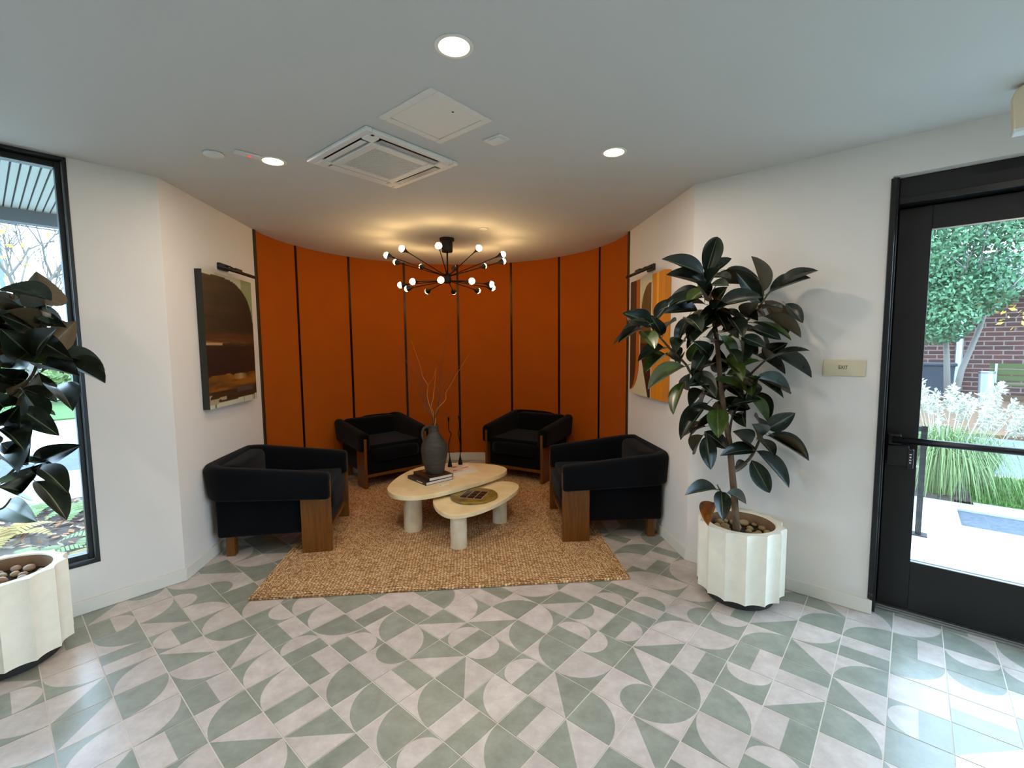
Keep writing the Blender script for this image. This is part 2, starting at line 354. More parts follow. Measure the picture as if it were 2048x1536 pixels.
def tile_polys(code):
    h = TH; sq = [(-h, -h), (h, -h), (h, h), (-h, h)]
    k = code[0]; inv = k.islower(); K = k.upper()
    if K in 'GP': return [(sq, 0 if K == 'G' else 1)]
    rot = CORN[code[1:]] if K in 'DQ' else EDG[code[1:]]
    fg, bgd = (1, 0) if inv else (0, 1); n = 14
    def A_(cx, cy, r, a0, a1, m=n): return [(cx + r * math.cos(a0 + (a1 - a0) * t / m), cy + r * math.sin(a0 + (a1 - a0) * t / m)) for t in range(m + 1)]
    if K == 'H': P = [([(-h, -h), (h, -h), (h, 0), (-h, 0)], fg), ([(-h, 0), (h, 0), (h, h), (-h, h)], bgd)]
    elif K == 'D': P = [([sq[0], sq[1], sq[3]], fg), ([sq[1], sq[2], sq[3]], bgd)]
    elif K == 'Q':
        a = A_(-h, -h, 2 * h, 0, PI / 2); P = [([sq[0]] + a, fg), ([sq[2]] + a[::-1], bgd)]
    elif K == 'S':
        a = A_(0, -h, h, 0, PI); P = [(a, fg), ([sq[1], sq[2], sq[3], sq[0]] + a[::-1][1:-1], bgd)]
    else:
        a = A_(0, 0, h, PI, 2 * PI, 16)
        P = [(a, fg), ([(h, 0), (h, h), (-h, h), (-h, 0)], bgd), ([(-h, 0), (-h, -h)] + a[8:0:-1], bgd), ([(h, -h), (h, 0)] + a[15:7:-1], bgd)]
    c, s = [(1, 0), (0, 1), (-1, 0), (0, -1)][rot]
    return [([(x * c - y * s, x * s + y * c) for x, y in p], m) for p, m in P]
TMESH = {}
def tile_geo(code):
    b = MB()
    for p, m in tile_polys(code): b.add([(x, y, 0) for x, y in p], [tuple(range(len(p)))], m)
    h = TH; q = [(-h, -h), (h, -h), (h, h), (-h, h)]
    b.add([(x, y, 0) for x, y in q] + [(x, y, -0.006) for x, y in q], [(i, i + 4, (i + 1) % 4 + 4, (i + 1) % 4) for i in range(4)], 2)
    return b
TMATS = [M['green'], M['pink'], M['tileside']]
TA = -0.7156; tc_, ts_ = math.cos(TA), math.sin(TA)
def grid(i, j): return (0.2 * (tc_ * i - ts_ * j - 0.4607), 0.2 * (ts_ * i + tc_ * j + 10.2227))
RUG_C, RUG_A, RUG_HW, RUG_HL = (-0.553, 4.184), math.radians(5.2), 1.202, 1.39
def under_rug(x, y, mg=0.0):
    dx, dy = x - RUG_C[0], y - RUG_C[1]; a = -RUG_A
    lx = dx * math.cos(a) - dy * math.sin(a); ly = dx * math.sin(a) + dy * math.cos(a)
    return abs(lx) < RUG_HW - mg and abs(ly) < RUG_HL - mg
rt = random.Random(11)
kinds = ['H', 'D', 'Q', 'q', 's', 'a', 'Q', 'q', 'D', 'S', 'H', 'G', 'P']
cand = []
for i in range(-40, 40):
    for j in range(-60, 30):
        x, y = grid(i + 0.5, j + 0.5)
        if not (-6 < x < 5.5 and -4.3 < y < 6.6): continue
        cs = [grid(i + a, j + b) for a, b in ((0.05, 0.05), (0.95, 0.05), (0.95, 0.95), (0.05, 0.95))]
        if not any(inside(px, py, ROOM) or inside(px, py, RECESS) for px, py in cs + [(x, y)]): continue
        k = rt.choice(kinds)
        code = CODES.get((i, j)) or (k if k in 'GP' else k + rt.choice(list(CORN) if k in 'DQq' else list(EDG)))
        vis = 0
        if y > 0.9 and not under_rug(x, y, 0.13):
            pr = [project((*c, 0)) for c in cs]
            if all(pr) and any(-40 < p[0] < 2088 and 0 < p[1] < 1590 for p in pr):
                vis = abs(sum(pr[a][0] * pr[(a + 1) % 4][1] - pr[(a + 1) % 4][0] * pr[a][1] for a in range(4))) / 2
                if not all(inside(px, py, ROOM) or inside(px, py, RECESS) for px, py in cs): vis *= 0.4
        cand.append((vis, x, y, code))
cand.sort(key=lambda t: -t[0])
for vis, x, y, code in cand[:300]:
    if code not in TMESH: TMESH[code] = tile_geo(code).mesh('tile', TMATS)
    o = bpy.data.objects.new('tile', TMESH[code]); COL.objects.link(o)
    o.parent = floor; o.location = (x, y, rt.uniform(-0.0004, 0.0004)); o.rotation_euler = (0, 0, TA)
rest = MB(); GEO = {}
for vis, x, y, code in cand[300:]:
    if code not in GEO: GEO[code] = tile_geo(code)
    g = GEO[code]; off = len(rest.v)
    rest.v += [(x + px * tc_ - py * ts_, y + px * ts_ + py * tc_, pz) for px, py, pz in g.v]
    rest.f += [tuple(k + off for k in f) for f in g.f]; rest.m += g.m
ro = rest.build('tile_field', TMATS, floor); ro['kind'] = 'stuff'

# ceiling
big = [(p[0] * 1.03 - 0.02, p[1] * 1.03 - 0.02) for p in ROOM]
ceiling = struct(recalc(MB().prism(big, H, H + 0.14).build('ceiling', M['ceil'])))

# walls (local x along the wall, y as noted, z up)
TW = 0.24
def walled(name, loc, rz, boxes, m):
    b = MB()
    for x in boxes: b.box(*x)
    o = b.build(name, m); o.location = (*loc, 0); o.rotation_euler = (0, 0, rz); return struct(o)
WS0, WS1, WZ0, WZ1 = 0.41, 3.7, 0.285, 2.585           # left window opening
wall_left = walled('wall_left', (LCX, LCY), AL, [(0, WS0, -TW, 0, 0, H), (WS0, WS1, -TW, 0, 0, WZ0), (WS0, WS1, -TW, 0, WZ1, H), (WS1, 4.6, -TW, 0, 0, H)], M['wall'])
DS0, DS1, DZ1 = 1.033, 2.1, 2.408                       # door opening
wall_right = walled('wall_right', (RCX, RCY), AR, [(0, DS0, 0, TW, 0, H), (DS0, DS1, 0, TW, DZ1, H), (DS1, 2.25, 0, TW, 0, H), (2.25, 3.9, 0, TW, 0, 0.1), (2.25, 3.9, 0, TW, DZ1, H), (3.9, 4.2, 0, TW, 0, H)], M['wall'])
aLend = (CX + CR * math.cos(math.radians(ANG[0])), CY + CR * math.sin(math.radians(ANG[0])))
aRend = (CX + CR * math.cos(math.radians(ANG[-1])), CY + CR * math.sin(math.radians(ANG[-1])))
def seg_wall(name, p, q, thick, m, z0=0, z1=H):
    d = Vector((q[0] - p[0], q[1] - p[1])); n = Vector((-d.y, d.x)).normalized() * thick
    return struct(recalc(MB().prism([p, q, (q[0] + n.x, q[1] + n.y), (p[0] + n.x, p[1] + n.y)], z0, z1).build(name, m)))
seg_wall('wall_alcove_left', (LCX, LCY), aLend, 0.12, M['wall'])
seg_wall('wall_alcove_right', aRend, (RCX, RCY), 0.12, M['wall'])
seg_wall('wall_side_left', (E1[0], -4.0), E1, 0.15, M['wall'])
seg_wall('wall_back', (E2[0], -4.0), (E1[0], -4.0), 0.15, M['wall'])
walled('wall_side_right', E2, -PI / 2, [(0, 0.3, 0, 0.15, 0, H), (0.3, 2.4, 0, 0.15, 0, 0.1), (0.3, 2.4, 0, 0.15, DZ1, H), (2.4, E2[1] + 4.0, 0, 0.15, 0, H)], M['wall'])
w3 = structroot('fill_window_3', (*E2, 0), -PI / 2)  # unseen glazing, added to bring more daylight onto the left wall and floor
for a in ((0.3, 0.36, 0.1, DZ1), (1.32, 1.38, 0.1, DZ1), (2.34, 2.4, 0.1, DZ1)): MB().box(a[0], a[1], 0.03, 0.12, a[2], a[3]).build('frame_bar', M['black'], w3)
for a in ((0.36, 2.34, 0.1, 0.16), (0.36, 2.34, DZ1 - 0.06, DZ1)): MB().box(a[0], a[1], 0.03, 0.12, a[2], a[3]).build('frame_bar', M['black'], w3)
for a in ((0.36, 1.32), (1.38, 2.34)): MB().box(a[0], a[1], 0.07, 0.076, 0.16, DZ1 - 0.06).build('pane', M['glass'], w3)
# curved alcove wall with panels and strips
o_in = arc(CR + 0.012, 0.8, 185.95, 48); o_out = arc(CR + 0.12, 0.8, 185.95, 48)
wall_curved = struct(recalc(MB().prism(o_in + o_out[::-1], 0, H).build('wall_curved', M['orange'])))
for k in range(8):
    a1, a0 = ANG[k], ANG[k + 1]
    g = 0.43
    ri, ro_ = arc(CR, a0 + g, a1 - g, 10), arc(CR + 0.014, a0 + g, a1 - g, 10)
    autosmooth(recalc(MB().prism(ri + ro_[::-1], 0.1, H - 0.001).build('panel', M['orange'], wall_curved)), 30)
for k in range(1, 8):
    a = ANG[k]; hw = math.degrees(0.0135 / CR)
    ri, ro_ = arc(CR - 0.006, a - hw, a + hw, 2), arc(CR + 0.014, a - hw, a + hw, 2)
    recalc(MB().prism(ri + ro_[::-1], 0.1, H - 0.001).build('metal_strip', M['bronze'], wall_curved, bevel=0.0015))
for k, (a, sg) in enumerate(((ANG[0], 1), (ANG[-1], -1))):
    wd = math.degrees(0.035 / CR) * sg
    lo, hi = sorted((a - wd * 0.7, a + wd * 0.45))
    ri, ro_ = arc(CR - 0.012, lo, hi, 2), arc(CR + 0.02, lo, hi, 2)
    struct(recalc(MB().prism(ri + ro_[::-1], 0.0, H).build('trim_%d' % (k + 1), M['trimbrown'], bevel=0.0015)))
# baseboards
def board(name, boxes, loc, rz):
    b = MB()
    for x in boxes: b.box(*x)
    o = b.build(name, M['base'], bevel=0.003); o.location = (*loc, 0); o.rotation_euler = (0, 0, rz); return struct(o)
board('baseboard_left', [(-0.006, 4.6, 0.0, 0.012, 0.001, 0.082)], (LCX, LCY), AL)
board('baseboard_right', [(-0.006, 1.046, -0.012, 0.0, 0.001, 0.082)], (RCX, RCY), AR)
dl = Vector((aLend[0] - LCX, aLend[1] - LCY)); dr = Vector((aRend[0] - RCX, aRend[1] - RCY))
board('baseboard_alcove_left', [(0.0, dl.length, -0.012, 0.0, 0.001, 0.082)], (LCX, LCY), math.atan2(dl.y, dl.x))
board('baseboard_alcove_right', [(0.0, dr.length, 0.0, 0.012, 0.001, 0.082)], (RCX, RCY), math.atan2(dr.y, dr.x))
ri, ro_ = arc(CR - 0.012, 1.5, 185.2, 48), arc(CR + 0.012, 1.5, 185.2, 48)
struct(autosmooth(recalc(MB().prism(ri + ro_[::-1], 0.001, 0.1).build('baseboard_curved', M['base']))))

# left window
win = structroot('window_1', (LCX, LCY, 0), AL)
fd0, fd1 = -0.11, 0.006                                 # frame from 11 cm outside to just inside the wall face
def bar(x0, x1, z0, z1, y0=fd0, y1=fd1, m='blackgloss', name='frame_bar', par=win):
    return MB().box(x0, x1, y0, y1, z0, z1).build(name, M[m], par, bevel=0.003)
bar(WS0, WS0 + 0.018, WZ0, WZ1 + 0.012); bar(WS1 - 0.018, WS1, WZ0, WZ1 + 0.012)
bar(WS0, WS1, WZ1 - 0.006, WZ1 + 0.0115); bar(WS0, WS1, WZ0, WZ0 + 0.018)
bar(WS0 + 0.018, WS0 + 0.046, WZ0 + 0.018, WZ1 - 0.006, -0.11, -0.045); bar(WS1 - 0.046, WS1 - 0.018, WZ0 + 0.018, WZ1 - 0.006, -0.11, -0.045)
bar(WS0 + 0.046, WS1 - 0.046, WZ1 - 0.04, WZ1 - 0.006, -0.11, -0.045); bar(WS0 + 0.046, WS1 - 0.046, WZ0 + 0.018, WZ0 + 0.05, -0.11, -0.045)
bar(2.05, 2.1, WZ0 + 0.05, WZ1 - 0.04, -0.11, -0.03)
MB().box(WS0 + 0.018, WS0 + 0.021, -0.042, -0.02, WZ0 + 0.02, WZ1 - 0.008).build('glazing_bead', M['alu'], win)
MB().box(WS0 + 0.021, WS1 - 0.02, -0.042, -0.02, WZ0 + 0.018, WZ0 + 0.021).build('glazing_bead', M['alu'], win)
for a, b in ((WS0 + 0.046, 2.05), (2.1, WS1 - 0.046)):
    MB().box(a, b, -0.08, -0.075, WZ0 + 0.05, WZ1 - 0.04).build('pane', M['glass'], win)

# entrance door and frame
door = structroot('door_1', (RCX, RCY, 0), AR)
def dbox(name, x0, x1, y0, y1, z0, z1, m='black', bev=0.003, par=door):
    return MB().box(x0, x1, y0, y1, z0, z1).build(name, M[m], par, bevel=bev)
dbox('jamb', DS0 + 0.001, 1.058, 0.03, 0.22, 0.001, DZ1 - 0.001); dbox('jamb', 2.042, DS1 - 0.001, 0.06, 0.22, 0.001, DZ1 - 0.001)
dbox('jamb_guard', 1.024, 1.05, -0.012, 0.05, 0.09, DZ1 - 0.012, 'blackgloss')
dbox('header', 1.058, 2.042, 0.06, 0.22, 2.302, DZ1 - 0.001); dbox('header_stop', 1.058, 2.042, 0.045, 0.2, 2.268, 2.302, 'blackgloss')
dbox('door_stop', 1.05, 1.085, 0.186, 0.205, 0.001, 2.302); dbox('door_stop', 2.015, 2.05, 0.186, 0.205, 0.001, 2.302); dbox('door_stop', 1.085, 2.015, 0.186, 0.205, 2.24, 2.303)
dbox('stile', 1.062, 1.2, 0.14, 0.185, 0.02, 2.262); dbox('stile', 1.9, 2.038, 0.14, 0.185, 0.02, 2.262)
dbox('top_rail', 1.2, 1.9, 0.14, 0.185, 2.136, 2.262); dbox('bottom_rail', 1.2, 1.9, 0.14, 0.185, 0.02, 0.305)
for a in ((1.2, 1.9, 0.305, 0.309), (1.2, 1.9, 2.131, 2.136)): dbox('glazing_bead', a[0], a[1], 0.135, 0.15, a[2], a[3], 'alu', 0)
dbox('pane', 1.2, 1.9, 0.159, 0.165, 0.305, 2.136, 'glass', 0)
dbox('threshold', 1.058, 2.042, 0.1, 0.2, 0.0005, 0.012, 'alu', 0.003); dbox('threshold', 1.058, 2.042, 0.118, 0.2, 0.012, 0.017, 'alu', 0.002)
pb = MB().tube([(1.09, 0.075, 1.0), (2.01, 0.075, 1.0)], 0.019, 14).build('push_bar', M['blackgloss'], door, smooth=True)
dbox('bar_bracket', 1.07, 1.13, 0.08, 0.14, 0.972, 1.028, 'black', 0.006); dbox('bar_bracket', 1.97, 2.03, 0.08, 0.14, 0.972, 1.028, 'black', 0.006)
lk = dbox('lock_case', 1.068, 1.165, 0.105, 0.14, 0.85, 0.965, 'black', 0.006)
lk2 = dbox('lock_dial', 1.16, 1.186, 0.098, 0.14, 0.842, 0.95, 'blackgloss', 0.006)
for k, (hh, ww) in enumerate(((0.006, 0.007), (0.007, 0.009), (0.008, 0.008), (0.006, 0.01))):
    MB().box(1.172 - ww / 2, 1.172 + ww / 2, 0.0968, 0.0982, 0.875 + 0.0155 * k - hh / 2, 0.875 + 0.0155 * k + hh / 2).build('dial_mark', M['white'], lk2)
MB().lathe([(0.01, 0), (0.011, 0.004), (0.006, 0.009)], 16).build('stop_button', M['blackgloss'], door, loc=(1.035, -0.014, 0.12)).rotation_euler = (PI / 2, 0, 0)
w2 = structroot('fill_window_2', (RCX, RCY, 0), AR)  # sidelight out of view, added for daylight on the floor and right pot
for a in ((2.25, 2.3, 0.1, DZ1), (3.85, 3.9, 0.1, DZ1)): dbox('frame_bar', a[0], a[1], 0.06, 0.16, a[2], a[3], 'black', 0.003, w2)
for a in ((2.3, 3.85, 0.1, 0.16), (2.3, 3.85, DZ1 - 0.06, DZ1)): dbox('frame_bar', a[0], a[1], 0.06, 0.16, a[2], a[3], 'black', 0.003, w2)
dbox('pane', 2.3, 3.85, 0.1, 0.106, 0.16, DZ1 - 0.06, 'glass', 0, w2)
# ------------------------------------------------------------------ rug
rug = thing('rug', 'tan braided jute rug under the armchairs and stone tables', 'rug', (RUG_C[0], RUG_C[1], 0.0008), RUG_A)
rb = MB().box(-RUG_HW, RUG_HW, -RUG_HL, RUG_HL, 0, 0.011).build('woven_field', rugmat(RUG_HW, RUG_HL), rug, bevel=0.004)
# raised braid cords along the outer edge
cord = MB()
for k in range(3):
    e = 0.006 + 0.022 * k
    cord.tube([(-RUG_HW + e, -RUG_HL + e, 0.008), (RUG_HW - e, -RUG_HL + e, 0.008), (RUG_HW - e, RUG_HL - e, 0.008), (-RUG_HW + e, RUG_HL - e, 0.008), (-RUG_HW + e, -RUG_HL + e, 0.008)], 0.0075, 6)
co = cord.build('edge_braid', rb.data.materials[0], rug, smooth=True); co['kind'] = 'stuff'

# ------------------------------------------------------------------ armchairs (local x forward, origin on the floor below the front edge)
def arm_shell():
    st = []; yo, xb, rc = 0.36, -0.80, 0.10
    for x in (-0.001, -0.011, -0.03, -0.1, -0.2, -0.3, -0.4, -0.5, -0.6, xb + rc): st.append((x, -yo, 0, -1))
    for k in range(1, 6):
        a = math.radians(270 - 90 * k / 6); st.append((xb + rc + rc * math.cos(a), -yo + rc + rc * math.sin(a), math.cos(a), math.sin(a)))
    for y in (-yo + rc, -0.15, 0.0): st.append((xb, y, -1, 0))
    st = st + [(x, -y, nx, -ny) for x, y, nx, ny in st[-2::-1]]
    n = len(st); vs = []; fs = []; m = 0
    for i, (x, y, nx, ny) in enumerate(st):
        t = min(1, max(0, -x / 0.82)); zt = 0.60 + 0.095 * t; zb = 0.405 + 0.035 * t; T = 0.058
        shr = {0: 0.72, 1: 0.92}.get(min(i, n - 1 - i), 1.0)
        lean = 0.03 * t
        sec = []
        rt_, rb_ = 0.045, 0.025
        for cx_, cz_, r, a0 in ((T - rt_, zt - rt_, rt_, 0), (-T + rt_, zt - rt_, rt_, 90), (-T + rb_, zb + rb_, rb_, 180), (T - rb_, zb + rb_, rb_, 270)):
            for q in range(5):
                a = math.radians(a0 + 22.5 * q); sec.append((cx_ + r * math.cos(a), cz_ + r * math.sin(a)))
        zm = (zt + zb) / 2; m = len(sec)
        for a, z in sec:
            a *= shr; z = zm + (z - zm) * (0.5 + 0.5 * shr)
            a += lean * (z - zb) / (zt - zb)
            vs.append((x + nx * a, y + ny * a, z))
    for i in range(n - 1):
        for k in range(m):
            k2 = (k + 1) % m; fs.append((i * m + k, (i + 1) * m + k, (i + 1) * m + k2, i * m + k2))
    fs += [tuple(range(m)), tuple(range((n - 1) * m, n * m))[::-1]]
    return MB().add(vs, fs)
def cushion(x0, x1, y0, y1, z0, z1, crown, rad):
    b = MB(); n = 10; vs = []
    bm = bmesh.new(); bmesh.ops.create_cube(bm, size=1)
    bmesh.ops.subdivide_edges(bm, edges=bm.edges[:], cuts=n, use_grid_fill=True)
    for v in bm.verts:
        p = Vector(v.co) * 2
        q = Vector(p)
        # rounded box: clamp to inner box then push out by radius
        sx, sy, sz = (x1 - x0) / 2, (y1 - y0) / 2, (z1 - z0) / 2
        w_ = Vector((p.x * sx, p.y * sy, p.z * sz)); inn = Vector((max(-sx + rad, min(sx - rad, w_.x)), max(-sy + rad, min(sy - rad, w_.y)), max(-sz + rad, min(sz - rad, w_.z))))
        d = w_ - inn
        if d.length > 1e-6: w_ = inn + d.normalized() * rad
        if p.z > 0: w_.z += crown * (1 - p.x ** 2) * (1 - p.y ** 2)
        if p.x > 0: w_.x += 0.02 * (1 - p.y ** 2) * p.x
        v.co = w_ + Vector(((x0 + x1) / 2, (y0 + y1) / 2, (z0 + z1) / 2))
    me = bpy.data.meshes.new('cushion'); bm.to_mesh(me); bm.free()
    me.polygons.foreach_set('use_smooth', [True] * len(me.polygons)); return me
def meshobj(name, me, m, parent):
    me.materials.clear(); me.materials.append(m); o = bpy.data.objects.new(name, me); COL.objects.link(o); o.parent = parent; return o
def make_chair():
    t = thing('armchair', 'x', 'armchair')
    sh = arm_shell().build('padded_arm_and_back', M['fabric'], t, smooth=True); recalc(sh)
    for s in (-1, 1):
        MB().box(-0.212, 0.0, s * 0.36 - 0.016, s * 0.36 + 0.016, 0.0, 0.545).build('leg', M['walnut'], t, bevel=0.003)
        MB().box(-0.76, -0.7, s * 0.27 - 0.03, s * 0.27 + 0.03, -0.0112, 0.15).build('rear_leg', M['walnut'], t, bevel=0.003)
    MB().box(-0.80, -0.04, -0.338, 0.338, 0.142, 0.46).build('base', M['fabric'], t, bevel=0.02, seg=3)
    meshobj('seat_cushion', cushion(-0.68, -0.005, -0.297, 0.297, 0.27, 0.425, 0.018, 0.05), M['fabric'], t)
    meshobj('back_cushion', cushion(-0.80, -0.66, -0.335, 0.335, 0.36, 0.672, 0.0, 0.05), M['fabric'], t)
    MB().box(-0.06, -0.03, -0.343, 0.343, 0.112, 0.142).build('front_rail', M['walnut'], t, bevel=0.003)
    return t
chair0 = make_chair()
CH = [((-1.427, 3.72), 10.0, 'charcoal armchair on the left with its side to us, under the dark brown painting'),
      ((0.362, 3.845), 183.0, 'charcoal armchair on the right, back to the wall beside the rubber plant'),
      ((-1.293, 5.071), 310.0, 'rear left charcoal armchair facing us from behind the grey clay jug'),
      ((0.002, 5.14), 240.0, 'rear right charcoal armchair standing behind the end of the larger stone table')]
for k, (p, a, lb) in enumerate(CH):
    c = chair0 if k == 0 else copy_tree(chair0)
    on_rug = 0.0118 if k != 9 else 0
    c.location = (p[0], p[1], on_rug); c.rotation_euler = (0, 0, math.radians(a)); tag(c, lb, 'armchair', 'charcoal tub armchairs around the tables')

# ------------------------------------------------------------------ nesting stone tables
def stone_table(label, outline, z0, z1, legs, leg_r):
    cx = sum(p[0] for p in outline) / len(outline); cy = sum(p[1] for p in outline) / len(outline)
    t = thing('coffee_table', label, 'coffee table', (cx, cy, 0.0118), 0, 'nesting stone coffee tables')
    pts = [(p.x, p.y) for p in catmull([(x - cx, y - cy) for x, y in outline], 4)]
    for _ in range(14): n_ = len(pts); pts = [tuple(0.25 * pts[i - 1][q] + 0.5 * pts[i][q] + 0.25 * pts[(i + 1) % n_][q] for q in (0, 1)) for i in range(n_)]
    tp = MB().prism(pts, z0 - 0.0118, z1 - 0.0118).build('table_top', M['stone'], t, bevel=0.004, seg=2, angle=50); recalc(tp)
    for x, y in legs:
        autosmooth(MB().lathe([(leg_r, 0), (leg_r, 0.02), (leg_r * 1.0, z0 - 0.03), (leg_r * 0.98, z0 - 0.0118)], 32, (x - cx, y - cy, 0)).build('leg', M['stonew'], t))
BIG = [(-1.065, 3.777), (-1.077, 3.903), (-1.066, 4.083), (-1.025, 4.296), (-0.942, 4.473), (-0.813, 4.584), (-0.641, 4.627), (-0.437, 4.63), (-0.256, 4.583), (-0.127, 4.511), (-0.061, 4.423), (-0.046, 4.332), (-0.083, 4.23), (-0.184, 4.086), (-0.33, 3.923), (-0.466, 3.786), (-0.595, 3.671), (-0.704, 3.599), (-0.818, 3.572), (-0.923, 3.593), (-1.011, 3.671)]
SML = [(-0.658, 3.671), (-0.665, 3.764), (-0.621, 3.835), (-0.542, 3.893), (-0.38, 4.005), (-0.211, 4.134), (-0.12, 4.188), (-0.027, 4.175), (0.042, 4.115), (0.063, 4.025), (0.044, 3.911), (-0.025, 3.753), (-0.105, 3.608), (-0.199, 3.484), (-0.289, 3.39), (-0.378, 3.341), (-0.45, 3.322), (-0.518, 3.354), (-0.587, 3.462), (-0.632, 3.564)]
stone_table('larger and taller cream stone coffee table carrying the jug and books', BIG, 0.312, 0.35, [(-0.838, 3.75), (-0.3, 4.3), (-0.93, 4.16)], 0.076)
stone_table('smaller low cream stone coffee table holding the round olive tray', SML, 0.254, 0.288, [(-0.418, 3.412), (-0.118, 3.905), (-0.462, 3.79)], 0.063)

# ------------------------------------------------------------------ things on the tables
def book(label, p, ang, wx, wy, z, th, cover):
    t = thing('book', label, 'book', (p[0], p[1], z), math.radians(ang), 'coffee table books')
    MB().box(-wx / 2 + 0.004, wx / 2 - 0.004, -wy / 2 + 0.004, wy / 2, 0.003, th - 0.003).build('pages', M['paper'], t)
    MB().box(-wx / 2, wx / 2, -wy / 2, wy / 2, 0, 0.003).build('back_cover', cover, t)
    MB().box(-wx / 2, wx / 2, -wy / 2, wy / 2, th - 0.003, th).build('front_cover', cover, t)
    MB().box(-wx / 2, -wx / 2 + 0.004, -wy / 2, wy / 2, 0.003, th - 0.003).build('spine', cover, t)
    return t
bk = book('dark charcoal book at the bottom of the stack under the jug', (-0.745, 4.057), 42.3, 0.275, 0.309, 0.3502, 0.028, M['cover2'])
MB().box(-0.138, -0.1375, -0.1, 0.0, 0.009, 0.018).build('spine_print', M['paper'], bk)
bk = book('brown book directly under the grey clay jug', (-0.72, 4.07), 39.0, 0.235, 0.29, 0.3784, 0.028, M['cover1'])
MB().box(-0.05, 0.02, 0.06, 0.11, 0.028, 0.0284).build('cover_print', mat('rust_cover_print', (170, 84, 50), 0.6), bk)
bk = book('pale pink hardback book under the two twisted candlesticks', (-0.535, 4.34), 40.0, 0.28, 0.30, 0.3502, 0.03, M['cover3'])
for k, (x, y, a, b, c) in enumerate(((-0.02, 0.02, 0.03, 0.02, (190, 110, 50)), (0.05, -0.06, 0.045, 0.014, (196, 130, 110)), (-0.08, -0.09, 0.03, 0.012, (150, 120, 100)))):
    MB().prism([(x + a * math.cos(q * PI / 6), y + b * math.sin(q * PI / 6)) for q in range(12)], 0.03, 0.0303).build('cover_print', mat('cover_blot_%d' % k, c, 0.6), bk)
vz = thing('jug', 'dark grey clay jug with one handle holding bare curly twigs', 'jug', (-0.70, 4.062, 0.4068))
prof = [(0.076, 0), (0.083, 0.01), (0.092, 0.06), (0.106, 0.12), (0.117, 0.18), (0.1195, 0.225), (0.112, 0.262), (0.09, 0.298), (0.066, 0.33), (0.047, 0.36), (0.038, 0.385), (0.037, 0.405), (0.042, 0.422), (0.047, 0.43), (0.043, 0.433), (0.034, 0.42), (0.031, 0.395), (0.03, 0.38)]
MB().lathe(prof, 40).build('body', M['vase'], vz, smooth=True)
hp = catmull([(-0.036, -0.004, 0.408), (-0.068, -0.02, 0.418), (-0.092, -0.03, 0.395), (-0.098, -0.034, 0.345), (-0.088, -0.03, 0.3), (-0.08, -0.026, 0.278)], 5, False)
MB().tube(hp, 0.0115, 10).build('handle', M['vase'], vz, smooth=True)
tw = random.Random(5)
TW_T = [(-0.545, 1.729), (-0.365, 1.465), (-0.40, 1.45), (-0.521, 1.365), (-0.872, 1.588), (-0.853, 1.336), (-0.9, 1.268), (-0.876, 1.444), (-0.611, 1.34), (-0.676, 1.335), (-1.0, 1.56)]
TW_L = ['tallest twig, almost straight up from the clay jug', 'golden curly twig reaching furthest right from the jug', 'dark curly twig just inside the rightmost one in the jug', 'short dark twig bending right above the jug mouth', 'golden twig curving high to the left above the jug', 'short dark twig leaning left above the jug', 'lowest twig leaning left over the rear left armchair', 'dark twig leaning left at middle height in the jug', 'short twig standing just right of the jug centre', 'golden short twig standing upright in the jug centre', 'twig reaching furthest left out of the clay jug']
for k, (tx, tz) in enumerate(TW_T):
    y1 = 4.062 + tw.uniform(-0.12, 0.12); pts = []; base = Vector((-0.70 + tw.uniform(-0.012, 0.012), 4.062 + tw.uniform(-0.012, 0.012), 0.80)); tip = Vector((tx, y1, tz))
    for q in range(11):
        s = q / 10; amp = 0.022 * math.sin(PI * min(1, s * 1.4)) * (1 if q else 0)
        cx_ = s ** 1.45
        p = Vector((base.x + (tip.x - base.x) * cx_, base.y + (tip.y - base.y) * cx_, base.z + (tip.z - base.z) * s))
        if q not in (0, 1): p += Vector((tw.uniform(-amp, amp), tw.uniform(-amp, amp), 0))
        pts.append(p - base)
    cp = catmull(pts, 3, False); nn = len(cp)
    b_ = MB().tube(cp, [0.0046 * (1 - 0.72 * i / nn) for i in range(nn)], 6)
    if k % 2 == 0:
        r0 = cp[nn // 2]; d_ = Vector((tw.uniform(-0.1, 0.1), tw.uniform(-0.05, 0.05), 0.16))
        b_.tube([r0, r0 + d_ * 0.5 + Vector((0.015, 0, 0)), r0 + d_], [0.002, 0.0016, 0.0008], 5)
    o = b_.build('curly_twig', M['twig2'] if k in (1, 4, 9) else M['twig'], smooth=True); o.location = base
    tag(o, TW_L[k], 'twig', 'curly twigs in the jug')
def candlestick(label, x, y, seed):
    t = thing('candlestick', label, 'candlestick', (x, y, 0.3805), 0, 'twisted iron candlesticks'); r = random.Random(seed)
    MB().lathe([(0.021, 0), (0.0225, 0.006), (0.02, 0.02), (0.014, 0.045), (0.008, 0.075), (0.005, 0.1)], 20).build('foot', M['iron'], t, smooth=True)
    pts = [(0, 0, 0.09), (-0.008 * seed, 0.004, 0.17), (-0.004, -0.006, 0.24), (0.016 * seed, 0.004, 0.31), (0.012 * seed, 0, 0.335), (-0.004, 0.002, 0.36), (-0.004, 0, 0.44)]
    MB().tube(catmull(pts, 5, False), 0.0042, 8).build('stem', M['iron'], t, smooth=True)
    MB().lathe([(0.004, 0.43), (0.008, 0.445), (0.0095, 0.47), (0.0095, 0.487)], 14, (-0.004, 0, 0)).build('cup', M['iron'], t, smooth=True)
candlestick('black twisted iron candlestick nearer the jug on the pale book', -0.605, 4.36, 1)
candlestick('black twisted iron candlestick further from the jug on the pale book', -0.515, 4.445, -1)
tr = thing('tray', 'round olive and gold glazed tray with nine black square insets', 'tray', (-0.325, 3.735, 0.2882), math.radians(-16))
